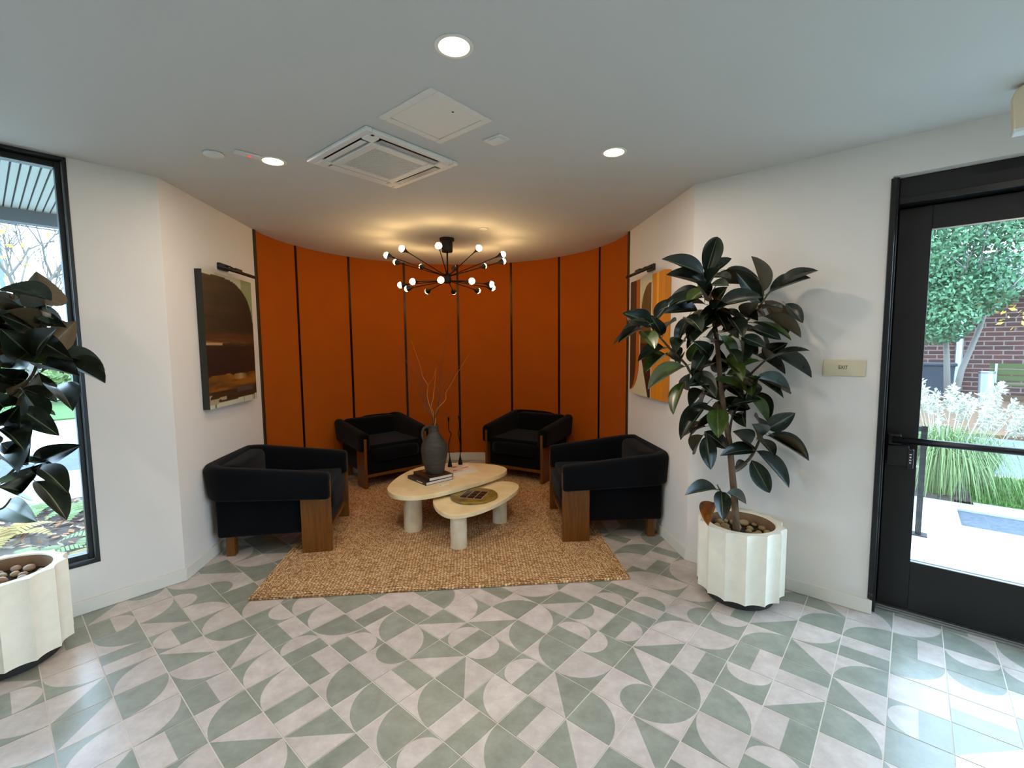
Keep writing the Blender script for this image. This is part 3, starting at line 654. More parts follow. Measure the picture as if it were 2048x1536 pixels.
pr_ = [(0.196 + 0.004 * math.sin(3 * a) + 0.002 * math.sin(7 * a + 1)) for a in [2 * PI * k / 48 for k in range(48)]]
pl = [(pr_[k] * math.cos(2 * PI * k / 48), pr_[k] * math.sin(2 * PI * k / 48)) for k in range(48)]
recalc(MB().prism(pl, 0, 0.02).build('plate', M['tray'], tr, bevel=0.005, seg=3))
MB().box(-0.098, 0.098, -0.098, 0.098, 0.0195, 0.0207).build('inset_bed', M['insetline'], tr)
for a in (-1, 0, 1):
    for b in (-1, 0, 1): MB().box(a * 0.064 - 0.0285, a * 0.064 + 0.0285, b * 0.064 - 0.0285, b * 0.064 + 0.0285, 0.0205, 0.0225).build('inset', M['inset'], tr)
tg = thing('card_tag', 'small white paper tag lying on the larger table beside the books', 'tag', (-0.6, 3.872, 0.3502), math.radians(36))
MB().prism([(-0.03 + 0.022 * math.cos(a), 0.022 * math.sin(a)) for a in [PI / 2 + PI * k / 10 for k in range(11)]] + [(0.055, -0.015), (0.055, 0.015)], 0, 0.003).build('card', M['white'], tg)
MB().box(-0.034, -0.022, -0.004, 0.004, 0.003, 0.0034).build('printed_mark', M['ink'], tg)

# ------------------------------------------------------------------ planters, pebbles, rubber plants
def planter(label, x, y, phase, seed, label_p, mats):
    t = thing('planter', label, 'planter', (x, y, 0), 0, 'fluted white planters')
    MB().lathe([(0.185, 0), (0.19, 0.004), (0.19, 0.05), (0.18, 0.056)], 40).build('plinth', M['plinth'], t)
    nf, per = 14, 8; ring = []
    for k in range(nf):
        for q in range(per):
            u_ = q / per; a = phase + 2 * PI * (k + u_) / nf; ring.append((a, 0.243 - 0.022 * math.sin(PI * u_) ** 0.8))
    n = len(ring); vs = []; fs = []
    lv = [(0.054, 0.996), (0.058, 1.0), (0.455, 1.0), (0.462, 0.992)]
    for z, s_ in lv: vs += [(r * s_ * math.cos(a), r * s_ * math.sin(a), z) for a, r in ring]
    for i in range(3): fs += [(i * n + k, i * n + (k + 1) % n, (i + 1) * n + (k + 1) % n, (i + 1) * n + k) for k in range(n)]
    base = 3 * n
    for r, z in ((0.19, 0.463), (0.184, 0.457), (0.178, 0.34)):
        vs += [(r * math.cos(a), r * math.sin(a), z) for a, _ in ring]
        c0 = len(vs) - n; fs += [(base + k, base + (k + 1) % n, c0 + (k + 1) % n, c0 + k) for k in range(n)]; base = c0
    fs.append(tuple(range(n))[::-1])
    nq = len(fs)
    b_ = MB().add(vs, fs); b_.m = [0] * nq
    for k in range(nq - 1 - n, nq - 1): b_.m[k] = 1
    autosmooth(b_.build('fluted_pot', [M['pot'], M['potin']], t), 28)
    MB().lathe([(0.0, 0.0), (0.179, 0.0)], 40, (0, 0, 0.396), caps=False).build('soil', M['soil'], t)
    rr = random.Random(seed)
    spots = []
    tries = 0
    while len(spots) < 22 and tries < 4000:
        tries += 1
        a, rad = rr.uniform(0, 2 * PI), 0.15 * math.sqrt(rr.random()); s_ = rr.uniform(0.019, 0.034)
        px, py = rad * math.cos(a), rad * math.sin(a)
        if math.hypot(px + 0.04, py + 0.06) < s_ + 0.03: continue
        if all(math.hypot(px - q[0], py - q[1]) > (s_ + q[2]) * 0.98 for q in spots) and rad + s_ < 0.172: spots.append((px, py, s_))
    for px, py, s_ in spots:
        bm = bmesh.new(); bmesh.ops.create_icosphere(bm, subdivisions=2, radius=1)
        for v in bm.verts: v.co *= 1 + 0.12 * noise.noise(v.co * 1.3 + Vector((px * 50, py * 50, 0)))
        me = bpy.data.meshes.new('pebble'); bm.to_mesh(me); bm.free(); me.polygons.foreach_set('use_smooth', [True] * len(me.polygons))
        me.materials.append(mats[rr.random() < 0.4])
        o = bpy.data.objects.new('pebble', me); COL.objects.link(o)
        o.scale = (s_ * rr.uniform(0.9, 1.05), s_ * rr.uniform(0.75, 0.95), s_ * rr.uniform(0.55, 0.75)); o.rotation_euler = (rr.uniform(-0.2, 0.2), rr.uniform(-0.2, 0.2), rr.uniform(0, 6))
        o.location = (x + px, y + py, 0.396 + o.scale[2] * 0.9)
        tag(o, label_p, 'pebble', label_p)
planter('fluted white stone planter on the right in front of the wall beside the door', 1.385, 2.725, 0.35, 3, 'smooth tan pebble in the right planter', (M['pebble'], M['pebble']))
planter('fluted white stone planter at the left edge in front of the window', -2.52, 2.18, 0.1, 9, 'smooth pinkish grey pebble in the left planter', (M['pebble2'], M['pebble']))
RIGHT_LEAVES = [
(1.143,2.747,1.945,1.231,2.813,2.172,-0.24,-0.904,0.355,0.105,'t'),
(1.101,2.674,1.934,0.873,2.632,2.026,0.335,-0.822,0.46,0.105,'t'),
(1.156,2.756,1.929,1.311,2.805,2.058,-0.317,-0.698,0.642,0.08,'t'),
(1.133,2.712,1.871,0.904,2.671,1.939,0.308,-0.748,0.588,0.1,'t'),
(1.137,2.674,1.872,1.159,2.527,1.873,-0.529,-0.068,0.846,0.074,'t'),
(1.136,2.672,1.874,1.103,2.498,1.934,-0.984,0.174,-0.039,0.087,'t'),
(1.213,2.826,1.938,1.469,2.769,1.933,0.084,0.295,0.952,0.105,'u'),
(1.292,2.816,1.981,1.471,2.773,1.952,0.013,-0.524,0.852,0.086,'t'),
(1.437,2.665,1.828,1.354,2.623,2.019,0.85,0.296,0.435,0.095,'u'),
(1.529,2.763,1.838,1.687,2.658,1.911,-0.59,-0.406,0.698,0.105,'t'),
(1.459,2.729,1.776,1.296,2.631,1.918,0.156,-0.888,-0.434,0.094,'t'),
(1.192,2.673,1.751,1.403,2.626,1.804,-0.317,-0.708,0.631,0.105,'t'),
(1.129,2.748,1.814,0.872,2.696,1.779,-0.002,-0.545,0.838,0.105,'t'),
(1.116,2.793,1.743,0.898,2.684,1.734,0.331,-0.715,0.616,0.088,'t'),
(0.873,2.818,1.687,0.922,2.699,1.796,-0.939,-0.341,0.044,0.083,'t'),
(0.826,2.76,1.663,0.665,2.573,1.714,0.767,-0.639,0.061,0.097,'t'),
(0.801,2.716,1.653,0.651,2.805,1.561,-0.648,-0.462,0.606,0.093,'t'),
(0.924,2.836,1.596,0.827,2.708,1.687,0.354,-0.704,-0.616,0.074,'t'),
(0.902,2.77,1.594,1.022,2.968,1.723,-0.631,-0.114,0.767,0.095,'t'),
(1.215,2.763,1.752,1.059,2.595,1.645,0.306,-0.696,0.65,0.09,'t'),
(1.113,2.68,1.792,1.01,2.522,1.869,0.822,-0.566,-0.058,0.083,'t'),
(1.181,2.688,1.775,1.121,2.506,1.826,-0.925,0.219,-0.311,0.085,'t'),
(1.613,2.738,1.77,1.679,2.668,1.671,-0.186,-0.855,0.485,0.074,'t'),
(1.52,2.799,1.794,1.617,2.715,1.598,0.828,0.531,0.181,0.102,'u'),
(1.486,2.73,1.697,1.665,2.672,1.585,0.558,0.144,0.817,0.103,'u'),
(1.466,2.792,1.692,1.412,2.6,1.698,-0.736,0.225,0.639,0.084,'t'),
(1.281,2.888,1.693,1.427,2.878,1.586,0.177,-0.929,0.326,0.084,'g'),
(1.251,2.657,1.686,1.234,2.467,1.595,-0.04,-0.428,0.903,0.091,'t'),
(1.359,2.811,1.706,1.375,2.607,1.677,-0.347,-0.161,0.924,0.099,'t'),
(1.033,2.716,1.698,0.962,2.747,1.534,-0.867,-0.396,0.302,0.082,'t'),
(1.036,2.732,1.693,1.025,2.513,1.647,-0.167,-0.191,0.967,0.097,'t'),
(1.146,2.68,1.634,0.998,2.636,1.533,-0.486,-0.259,0.834,0.075,'t'),
(1.105,2.693,1.637,1.073,2.837,1.57,-0.98,-0.162,0.117,0.079,'t'),
(1.393,2.7,1.626,1.53,2.634,1.571,-0.185,-0.829,0.528,0.082,'t'),
(1.197,2.653,1.583,1.344,2.701,1.442,0.435,-0.888,0.15,0.084,'g'),
(1.335,2.702,1.554,1.286,2.556,1.447,0.58,-0.599,0.551,0.075,'t'),
(0.943,2.852,1.515,0.761,2.755,1.451,-0.034,-0.504,0.863,0.079,'t'),
(0.965,2.88,1.471,0.79,2.724,1.386,-0.138,-0.348,0.927,0.09,'g'),
(0.963,2.873,1.477,0.988,2.714,1.433,-0.243,-0.297,0.923,0.076,'t'),
(0.997,2.657,1.411,0.777,2.599,1.302,-0.309,-0.432,0.847,0.104,'g'),
(1.031,2.756,1.557,0.908,2.559,1.501,-0.277,-0.1,0.956,0.087,'t'),
(1.093,2.703,1.556,1.084,2.808,1.428,-0.493,-0.69,-0.53,0.078,'g'),
(1.186,2.724,1.537,1.043,2.67,1.381,-0.429,-0.656,0.621,0.088,'t'),
(1.265,2.806,1.506,1.323,2.939,1.354,-0.305,-0.656,-0.69,0.096,'t'),
(1.529,2.792,1.461,1.561,2.636,1.534,-0.927,-0.297,-0.228,0.092,'t'),
(1.537,2.797,1.467,1.534,2.796,1.613,0.744,-0.668,0.01,0.093,'t'),
(1.5,2.83,1.467,1.613,2.722,1.367,-0.087,-0.723,0.685,0.084,'t'),
(1.54,2.726,1.475,1.718,2.642,1.353,0.041,-0.796,0.604,0.105,'t'),
(1.313,2.648,1.576,1.392,2.546,1.535,-0.455,-0.618,0.641,0.073,'t'),
(1.367,2.741,1.512,1.508,2.822,1.473,0.538,-0.791,0.293,0.074,'t'),
(1.236,2.639,1.508,1.229,2.492,1.45,0.198,-0.37,0.908,0.071,'t'),
(1.409,2.76,1.439,1.432,2.873,1.366,-0.972,0.227,0.054,0.097,'t'),
(1.107,2.638,1.578,1.244,2.859,1.556,0.771,-0.431,0.469,0.095,'t'),
(1.182,2.742,1.721,1.172,2.553,1.752,-0.981,0.083,0.175,0.089,'t'),
(1.237,2.794,1.64,1.225,2.615,1.678,-0.977,0.106,0.183,0.084,'t'),
(1.297,2.856,1.617,1.278,2.639,1.634,-0.797,0.114,0.593,0.099,'t'),
(1.174,2.747,1.466,1.058,2.587,1.544,0.765,-0.626,-0.153,0.08,'t'),
(1.247,2.645,1.421,1.246,2.487,1.346,-0.05,-0.431,0.901,0.081,'g'),
(1.155,2.743,1.418,1.186,2.933,1.333,-0.986,0.1,-0.13,0.09,'t'),
(1.401,2.646,1.342,1.632,2.685,1.253,0.356,-0.699,0.62,0.098,'t'),
(1.437,2.714,1.334,1.556,2.616,1.257,0.14,-0.501,0.854,0.09,'t'),
(1.082,2.795,1.361,1.134,2.943,1.238,-0.771,-0.224,-0.596,0.08,'t'),
(1.052,2.812,1.306,0.922,2.672,1.17,-0.589,-0.214,0.779,0.09,'g'),
(1.175,2.744,1.317,1.005,2.533,1.341,0.595,-0.4,0.697,0.096,'t'),
(1.292,2.798,1.359,1.275,2.904,1.191,-0.57,-0.718,-0.399,0.086,'t'),
(1.126,2.701,1.262,0.994,2.551,1.198,-0.203,-0.23,0.952,0.077,'t'),
(1.186,2.795,1.239,1.239,3.003,1.158,-0.956,0.28,0.088,0.094,'t'),
(1.252,2.79,1.184,1.425,2.748,1.151,-0.159,-0.929,0.334,0.082,'t'),
(1.389,2.704,1.233,1.485,2.654,1.095,0.278,-0.827,0.489,0.08,'g'),
(1.488,2.792,1.243,1.51,2.682,1.097,-0.067,-0.803,0.592,0.084,'t'),
(1.438,2.779,1.319,1.327,2.558,1.253,0.556,-0.483,0.676,0.098,'t'),
(1.408,2.786,1.129,1.284,2.575,1.107,-0.631,0.295,0.718,0.091,'t'),
(1.204,2.819,1.174,1.02,2.751,0.979,-0.533,-0.504,0.679,0.105,'t'),
(1.189,2.647,1.161,1.131,2.502,1.043,-0.277,-0.535,0.799,0.109,'g'),
(1.25,2.666,1.148,1.392,2.863,1.076,0.819,-0.474,0.323,0.088,'t'),
(1.18,2.784,1.036,1.087,2.914,0.956,-0.566,0.098,0.818,0.084,'t'),
(1.261,2.675,0.922,1.187,2.808,1.011,-0.439,-0.653,0.617,0.089,'t'),
(1.106,2.638,1.011,1.111,2.781,0.872,-0.997,-0.033,-0.071,0.082,'t'),
(1.178,2.762,0.979,1.168,2.672,0.811,-0.386,-0.802,0.455,0.092,'t'),
(1.427,2.692,0.907,1.207,2.548,0.946,0.438,-0.461,0.772,0.089,'t'),
(1.432,2.766,0.907,1.266,2.573,1.041,0.805,-0.565,0.181,0.098,'t'),
(1.517,2.705,0.993,1.723,2.638,0.868,0.161,-0.736,0.657,0.105,'t'),
(1.478,2.749,0.89,1.649,2.675,0.702,0.26,-0.795,0.548,0.105,'t'),
(1.375,2.607,0.869,1.451,2.55,0.701,-0.398,-0.908,0.131,0.092,'t'),
(1.431,2.758,0.806,1.409,2.905,0.739,-0.961,-0.022,0.276,0.075,'t'),
(1.519,2.806,0.953,1.521,2.627,0.921,0.145,-0.172,0.974,0.089,'t'),
(1.486,2.648,1.044,1.563,2.542,1.144,-0.753,-0.649,-0.107,0.092,'t'),
(1.435,2.618,1.031,1.51,2.811,1.104,0.538,-0.472,0.698,0.098,'t'),
(1.419,2.633,0.989,1.299,2.438,1.102,0.801,-0.579,-0.152,0.092,'t'),
(1.208,2.673,0.677,0.985,2.521,0.721,0.337,-0.229,0.913,0.095,'t'),
(1.233,2.592,0.683,1.425,2.686,0.599,0.549,-0.642,0.536,0.077,'t'),
(1.217,2.634,0.679,1.163,2.475,0.596,-0.101,-0.432,0.896,0.087,'t'),
(1.204,2.688,0.591,1.085,2.497,0.544,-0.361,-0.001,0.933,0.094,'o'),
(1.324,2.82,1.296,1.323,2.65,1.253,-0.467,-0.217,0.857,0.081,'t'),
(1.221,2.775,1.341,1.237,2.968,1.249,-0.993,0.024,-0.116,0.094,'t'),
(1.305,2.726,1.344,1.446,2.872,1.27,0.743,-0.659,0.117,0.096,'g'),
]
LEFT_LEAVES = [
(-2.149,2.152,1.746,-2.29,2.266,1.901,-0.39,0.536,-0.749,0.13,'u'),
(-2.097,2.131,1.764,-2.277,2.084,1.814,0.334,-0.368,0.868,0.105,'t'),
(-2.369,2.252,1.791,-2.279,2.063,1.728,0.545,-0.024,0.838,0.093,'t'),
(-2.175,2.159,1.726,-2.454,2.271,1.772,-0.096,-0.572,0.815,0.084,'t'),
(-2.215,2.147,1.717,-2.151,2.225,1.679,0.785,-0.425,0.451,0.073,'t'),
(-2.281,2.22,1.632,-2.221,2.065,1.687,0.936,0.295,-0.193,0.087,'t'),
(-2.352,2.295,1.653,-2.105,2.176,1.655,-0.304,-0.62,0.723,0.073,'t'),
(-2.168,2.165,1.549,-2.193,2.323,1.666,-0.827,0.247,-0.505,0.096,'u'),
(-2.246,2.203,1.588,-2.024,2.072,1.528,-0.256,-0.728,0.636,0.078,'t'),
(-2.145,2.195,1.514,-2.237,2.382,1.483,0.739,0.446,0.506,0.088,'t'),
(-2.178,2.224,1.474,-1.933,2.174,1.398,0.246,-0.229,0.942,0.094,'t'),
(-2.247,2.192,1.455,-1.975,2.085,1.435,-0.095,-0.408,0.908,0.086,'t'),
(-2.263,2.201,1.433,-2.395,2.347,1.318,0.433,-0.282,-0.856,0.087,'t'),
(-2.268,2.269,1.361,-1.975,2.058,1.338,0.088,0.015,0.996,0.097,'t'),
(-2.421,2.286,1.456,-2.425,2.164,1.573,-0.851,0.379,0.363,0.104,'u'),
(-2.44,2.262,1.368,-2.404,2.141,1.446,0.842,-0.093,-0.532,0.113,'t'),
(-2.318,2.172,1.357,-2.228,2.243,1.297,0.598,-0.086,0.797,0.08,'t'),
(-2.277,2.14,1.343,-2.252,2.194,1.205,0.771,-0.628,-0.105,0.096,'t'),
(-2.308,2.146,1.265,-2.121,2.101,1.172,0.162,-0.72,0.675,0.079,'t'),
(-2.517,2.27,1.218,-2.245,2.097,1.153,0.243,0.018,0.97,0.089,'t'),
(-2.368,2.106,1.178,-2.058,1.915,1.159,0.079,0.032,0.996,0.096,'t'),
(-2.212,2.15,1.512,-1.995,1.956,1.614,-0.59,-0.776,-0.223,0.097,'t'),
(-2.435,2.239,0.985,-2.575,2.293,1.076,0.433,-0.301,0.85,0.076,'t'),
(-2.406,2.229,0.992,-2.241,2.093,1.128,-0.156,-0.787,-0.597,0.076,'t'),
(-2.386,2.26,0.97,-2.139,2.181,1.073,-0.332,-0.94,0.075,0.082,'t'),
(-2.288,2.103,1.006,-2.311,2.244,1.015,0.365,0.002,0.931,0.08,'t'),
(-2.243,2.135,0.988,-1.995,2.012,0.955,0.075,-0.119,0.99,0.081,'t'),
(-2.267,2.144,0.92,-2.07,2.091,0.793,0.524,-0.08,0.848,0.091,'t'),
(-2.375,2.159,0.912,-2.125,2.023,1.018,-0.236,-0.827,-0.509,0.083,'t'),
(-2.271,2.076,0.893,-2.109,1.868,0.978,0.804,0.587,-0.092,0.096,'t'),
(-2.533,2.238,0.765,-2.284,2.093,0.77,-0.355,-0.58,0.733,0.096,'g'),
(-2.398,2.121,1.037,-2.092,1.912,1.047,0.05,0.12,0.991,0.096,'t'),
(-2.378,2.14,1.275,-2.29,2.002,1.357,0.696,0.02,-0.718,0.096,'t'),
(-2.505,2.261,1.332,-2.379,2.078,1.4,0.709,0.244,-0.662,0.096,'t'),
(-2.441,2.183,1.461,-2.61,2.261,1.53,-0.021,-0.689,0.724,0.096,'t'),
(-2.406,2.228,1.599,-2.309,2.053,1.651,0.749,0.232,-0.62,0.096,'t'),
(-2.267,2.163,1.529,-2.13,1.972,1.592,0.607,0.175,-0.776,0.104,'t'),
(-2.466,2.155,1.082,-2.421,2.036,1.166,0.858,-0.039,-0.513,0.087,'t'),
(-2.53,2.207,1.196,-2.407,2.018,1.259,0.851,0.502,-0.157,0.093,'t'),
(-2.5,2.18,0.943,-2.403,2.022,0.954,0.778,0.501,0.38,0.087,'t'),
(-2.489,2.275,1.457,-2.222,2.13,1.537,-0.197,-0.727,-0.657,0.087,'t'),
(-2.525,2.315,1.62,-2.265,2.152,1.68,-0.218,-0.629,-0.747,0.087,'t'),
(-2.403,2.211,1.283,-2.441,2.333,1.38,0.757,-0.245,0.606,0.104,'t'),
(-2.372,2.127,1.191,-2.154,1.988,1.286,-0.067,-0.63,-0.774,0.096,'t'),
(-2.424,2.169,1.641,-2.375,2.055,1.724,0.745,-0.154,-0.649,0.096,'t'),
(-2.527,2.219,1.355,-2.441,2.064,1.434,0.762,0.092,-0.641,0.096,'t'),
]
def leaf_mesh(name, droop, fold, mats, wav=0.0):
    rows, cols = 12, [-1, -0.55, -0.05, 0.05, 0.55, 1]
    b = MB(); vs = []
    for layer in (0, 1):
        for i in range(rows + 1):
            t = i / rows
            wd = 0.5 * (math.sin(PI * min(1, t ** 0.92)) ** 0.72) * (1 - 0.12 * t) + (0.012 if t < 0.02 else 0.0)
            if t > 0.93: wd = max(wd * 0.8, 0.006)
            for c in cols:
                z = abs(c) * fold * wd - droop * t * t + wav * math.sin(5 * t + c * 2) * 0.01
                vs.append((c * wd, t, z - (0.006 if layer else 0)))
    nc = len(cols); off = (rows + 1) * nc
    for i in range(rows):
        for k in range(nc - 1):
            a = i * nc + k; mi = 1 if k == 2 else 0
            b.f.append((a, a + 1, a + nc + 1, a + nc)); b.m.append(mi)
            b.f.append((off + a, off + a + nc, off + a + nc + 1, off + a + 1)); b.m.append(2)
    b.v = vs
    # petiole behind the base
    b.tube([(0, -0.16, -0.03), (0, -0.07, -0.01), (0, 0.03, -0.004)], 0.011, 5, 1)
    return b.mesh(name, mats, True)
LM = {}
for k, top in (('t', 'leaf_t'), ('u', 'leaf_t'), ('g', 'leaf_g'), ('o', 'leaf_o')):
    und = M['leaf_u'] if k in 'tu' else M['leaf_g' if k == 'g' else 'leaf_o']
    LM[k] = [leaf_mesh('leaf', d, f, [M[top], M['rib'], und], wv) for d, f, wv in ((0.10, 0.35, 0.3), (0.18, 0.25, 0.5), (0.05, 0.5, 0.2))]
def plant(name, label, loc, leaves, trunk, tr_r, branches, seed, extra=0, wall=None):
    t = thing(name, label, 'plant', loc, 0, 'rubber plants in planters'); L = Vector(loc); r = random.Random(seed)
    cp = catmull([Vector(p) - L for p in trunk], 4, False); n = len(cp)
    MB().tube(cp, [tr_r[0] + (tr_r[1] - tr_r[0]) * i / n for i in range(n)], 10).build('trunk', M['bark'], t, smooth=True)
    for br, r0 in branches:
        cp = catmull([Vector(p) - L for p in br], 4, False); n = len(cp)
        MB().tube(cp, [r0 * (1 - 0.55 * i / n) for i in range(n)], 7).build('branch', M['twigbark'], t, smooth=True)
    leaves = list(leaves); hosts = [trunk[4:]] + [b[0][1:] for b in branches[1:]]
    while extra > 0:
        h_ = r.choice(hosts + hosts[:1] * 3); i = r.randrange(len(h_) - 1); q = Vector(h_[i]).lerp(Vector(h_[i + 1]), r.random())
        a = r.uniform(0, 2 * PI); d_ = Vector((math.cos(a), math.sin(a), r.uniform(-0.7, 0.6))).normalized(); b0 = q + d_ * 0.04; t0 = q + d_ * r.uniform(0.2, 0.26)
        if wall[0] * t0.x + wall[1] * t0.y > wall[2] or b0.z < 0.95: continue
        n_ = Vector((0, 0, 1)) + Vector((r.uniform(-0.5, 0.5), r.uniform(-0.8, 0.2), 0)); leaves.append((*b0, *t0, *n_, r.uniform(0.08, 0.1), 'g' if r.random() < 0.15 else 't')); extra -= 1
    for bx, by, bz, tx, ty, tz, nx, ny, nz, wd, k in leaves:
        B_, T_ = Vector((bx, by, bz)), Vector((tx, ty, tz)); ax = T_ - B_; ln = ax.length * 1.05; ax.normalize(); wd *= 1.12 if loc[0] > 0 else 1.32
        N_ = Vector((nx, ny, nz)); N_ = (N_ - ax * N_.dot(ax)).normalized(); X_ = ax.cross(N_)
        o = bpy.data.objects.new('leaf', r.choice(LM[k])); COL.objects.link(o); o.parent = t
        m = Matrix(((X_.x * wd, ax.x * ln, N_.x * ln, B_.x - L.x), (X_.y * wd, ax.y * ln, N_.y * ln, B_.y - L.y), (X_.z * wd, ax.z * ln, N_.z * ln, B_.z - L.z), (0, 0, 0, 1)))
        o.matrix_local = m
plant('rubber_plant', 'tall rubber plant with dark glossy leaves in the right planter', (1.335, 2.665, 0.375), RIGHT_LEAVES,
      [(1.335, 2.665, 0.375), (1.322, 2.679, 0.592), (1.307, 2.695, 0.79), (1.292, 2.709, 0.955), (1.271, 2.72, 1.086), (1.245, 2.74, 1.3), (1.225, 2.76, 1.555), (1.202, 2.773, 1.705), (1.185, 2.783, 1.826), (1.165, 2.789, 1.904), (1.156, 2.794, 1.958)], (0.021, 0.008),
      [([(1.319, 2.678, 0.583), (1.279, 2.68, 0.613), (1.24, 2.685, 0.662), (1.217, 2.688, 0.702)], 0.006),
       ([(1.307, 2.695, 0.79), (1.394, 2.699, 0.835), (1.447, 2.705, 0.907), (1.488, 2.712, 0.992), (1.528, 2.69, 1.038)], 0.011),
       ([(1.245, 2.74, 1.279), (1.084, 2.743, 1.353), (1.037, 2.748, 1.419), (0.953, 2.756, 1.504), (0.894, 2.761, 1.57), (0.816, 2.769, 1.658), (0.762, 2.766, 1.625)], 0.009),
       ([(1.227, 2.757, 1.525), (1.36, 2.74, 1.644), (1.44, 2.73, 1.733), (1.49, 2.72, 1.817), (1.52, 2.71, 1.858)], 0.009),
       ([(1.246, 2.737, 1.279), (1.38, 2.72, 1.326), (1.42, 2.71, 1.373), (1.46, 2.68, 1.427), (1.49, 2.66, 1.463)], 0.009),
       ([(1.29, 2.71, 0.961), (1.311, 2.71, 1.119), (1.39, 2.69, 1.243), (1.43, 2.68, 1.328)], 0.008)], 1, 46, (0.6494, 0.7604, 3.12))
plant('rubber_plant', 'rubber plant cut by the left edge, standing in front of the window', (-2.56, 2.12, 0.375), LEFT_LEAVES,
      [(-2.56, 2.12, 0.375), (-2.57, 2.13, 0.7), (-2.56, 2.15, 1.0), (-2.5, 2.18, 1.3), (-2.42, 2.2, 1.55), (-2.36, 2.21, 1.8)], (0.021, 0.008),
      [([(-2.57, 2.135, 0.72), (-2.502, 2.151, 0.854), (-2.45, 2.156, 0.909), (-2.397, 2.159, 0.957), (-2.353, 2.163, 0.995), (-2.283, 2.164, 1.008)], 0.009),
       ([(-2.56, 2.15, 1.05), (-2.463, 2.187, 1.287), (-2.376, 2.192, 1.338), (-2.288, 2.199, 1.424), (-2.261, 2.208, 1.528), (-2.242, 2.221, 1.684), (-2.228, 2.227, 1.758)], 0.009),
       ([(-2.57, 2.13, 0.66), (-2.486, 2.143, 0.767), (-2.433, 2.146, 0.792), (-2.398, 2.149, 0.835)], 0.007)], 2, 26, (-0.7547, 0.6561, 3.44))

# ------------------------------------------------------------------ paintings
def nz_(x, y, s=0.0, o=3): return noise.fractal(Vector((x, y, s)), 0.8, 2.0, o)
def lerp3(a, b, t): t = max(0, min(1, t)); return tuple(a[i] + (b[i] - a[i]) * t for i in range(3))
def paint_left(u, v):
    cream = (190, 186, 158); du = u + 0.006 * nz_(u * 6, v * 9, 5)
    # arched dark field: top right corner cut by a quarter ellipse
    ex, ey = (du - 0.42) / 0.56, (v - 0.66) / 0.315
    out = (du > 0.42 and v > 0.66 and ex * ex + ey * ey > 1) or v > 0.975 + 0.01 * u or v < 0.028 + 0.02 * u
    if out:
        c = cream if v > 0.3 else (196, 194, 168)
        if v < 0.06 and nz_(u * 60, 0.3) > 0.35: c = (110, 110, 84)
        if v > 0.5 and u > 0.75: c = (140, 150, 104)
        return c
    w1 = nz_(u * 1.6, v * 14, 1, 4); w2 = nz_(u * 3, v * 40, 2, 4)
    c = (44, 30, 14)
    if v > 0.56: c = lerp3((40, 28, 12), (64, 44, 18), 0.5 + 0.9 * w1 - 0.6 * (u - 0.3)); c = lerp3(c, (30, 16, 8), (u - 0.3) * 1.2)
    elif v > 0.48: c = lerp3((84, 46, 14), (58, 28, 10), 0.5 + w2)
    if 0.44 < v < 0.53: c = lerp3(c, (128, 88, 44), (w2 * 1.3 + 0.25) * (1 - abs(v - 0.485) / 0.045))
    if 0.465 < v < 0.482 and u < 0.3: c = (176, 140, 92)
    if v < 0.46: c = lerp3((30, 10, 6), (44, 18, 8), 0.5 + w1)
    if v < 0.235 + 0.02 * nz_(u * 5, 2.2): c = lerp3((142, 86, 18), (84, 48, 12), 0.5 + 1.1 * w1)
    if 0.19 < v < 0.235 and 0.5 < u < 0.78: c = lerp3((170, 146, 100), c, abs(u - 0.64) * 6)
    if v < 0.125: c = lerp3((66, 42, 14), (40, 28, 16), 0.5 + w2)
    if 0.09 < v < 0.13 and 0.55 < u < 0.9: c = (74, 66, 62)
    if v < 0.1 and u < 0.32 and w2 > 0.0: c = (166, 150, 116)
    return c
def paint_right(u, v):                # u from the alcove side to the near side
    cream = (214, 206, 172); g = 0.14 * nz_(u * 30, v * 0.8, 3, 3)
    if u > 0.67 + 0.02 * math.sin(v * 3):
        c = lerp3((226, 142, 26), (196, 112, 14), 0.5 + 3 * g)
        return lerp3(c, (240, 176, 60), 0.8) if 0.80 < u < 0.85 and v > 0.3 else c
    # left U shape: brown core and orange rim
    def ushape(w0):
        if u > w0: return False
        if v > 0.32: return True
        return (u / w0) ** 2 + ((0.32 - v) / 0.29) ** 2 < 1
    if ushape(0.2): return lerp3((92, 56, 14), (58, 28, 8), 0.5 + 3 * g)
    if ushape(0.315): return lerp3((198, 104, 20), (164, 82, 16), 0.5 + 2 * g)
    # leaning finger
    lx = 0.36 - 0.02 * math.sin(PI * v); rx = 0.65
    if v < 0.35: lx = 0.36 + (0.35 - v) / 0.35 * 0.22
    if v > 0.7: lx = 0.36 + 0.27 * (1 - math.sqrt(max(0, 1 - ((v - 0.7) / 0.245) ** 2)))
    if lx < u < rx and v < 0.945:
        if v < 0.45: return lerp3((72, 26, 10), (44, 14, 8), 0.5 + 2 * g)
        return lerp3((116, 82, 20), (84, 54, 12), 0.5 + 3 * g)
    return lerp3(cream, (196, 188, 150), 0.4 + g)
M['canvas'] = vcol('painted_canvas', 0.55); M['cedge_dark'] = mat('dark_canvas_edge', (34, 34, 26), 0.7); M['cedge_orange'] = mat('orange_canvas_edge', (196, 120, 24), 0.7)
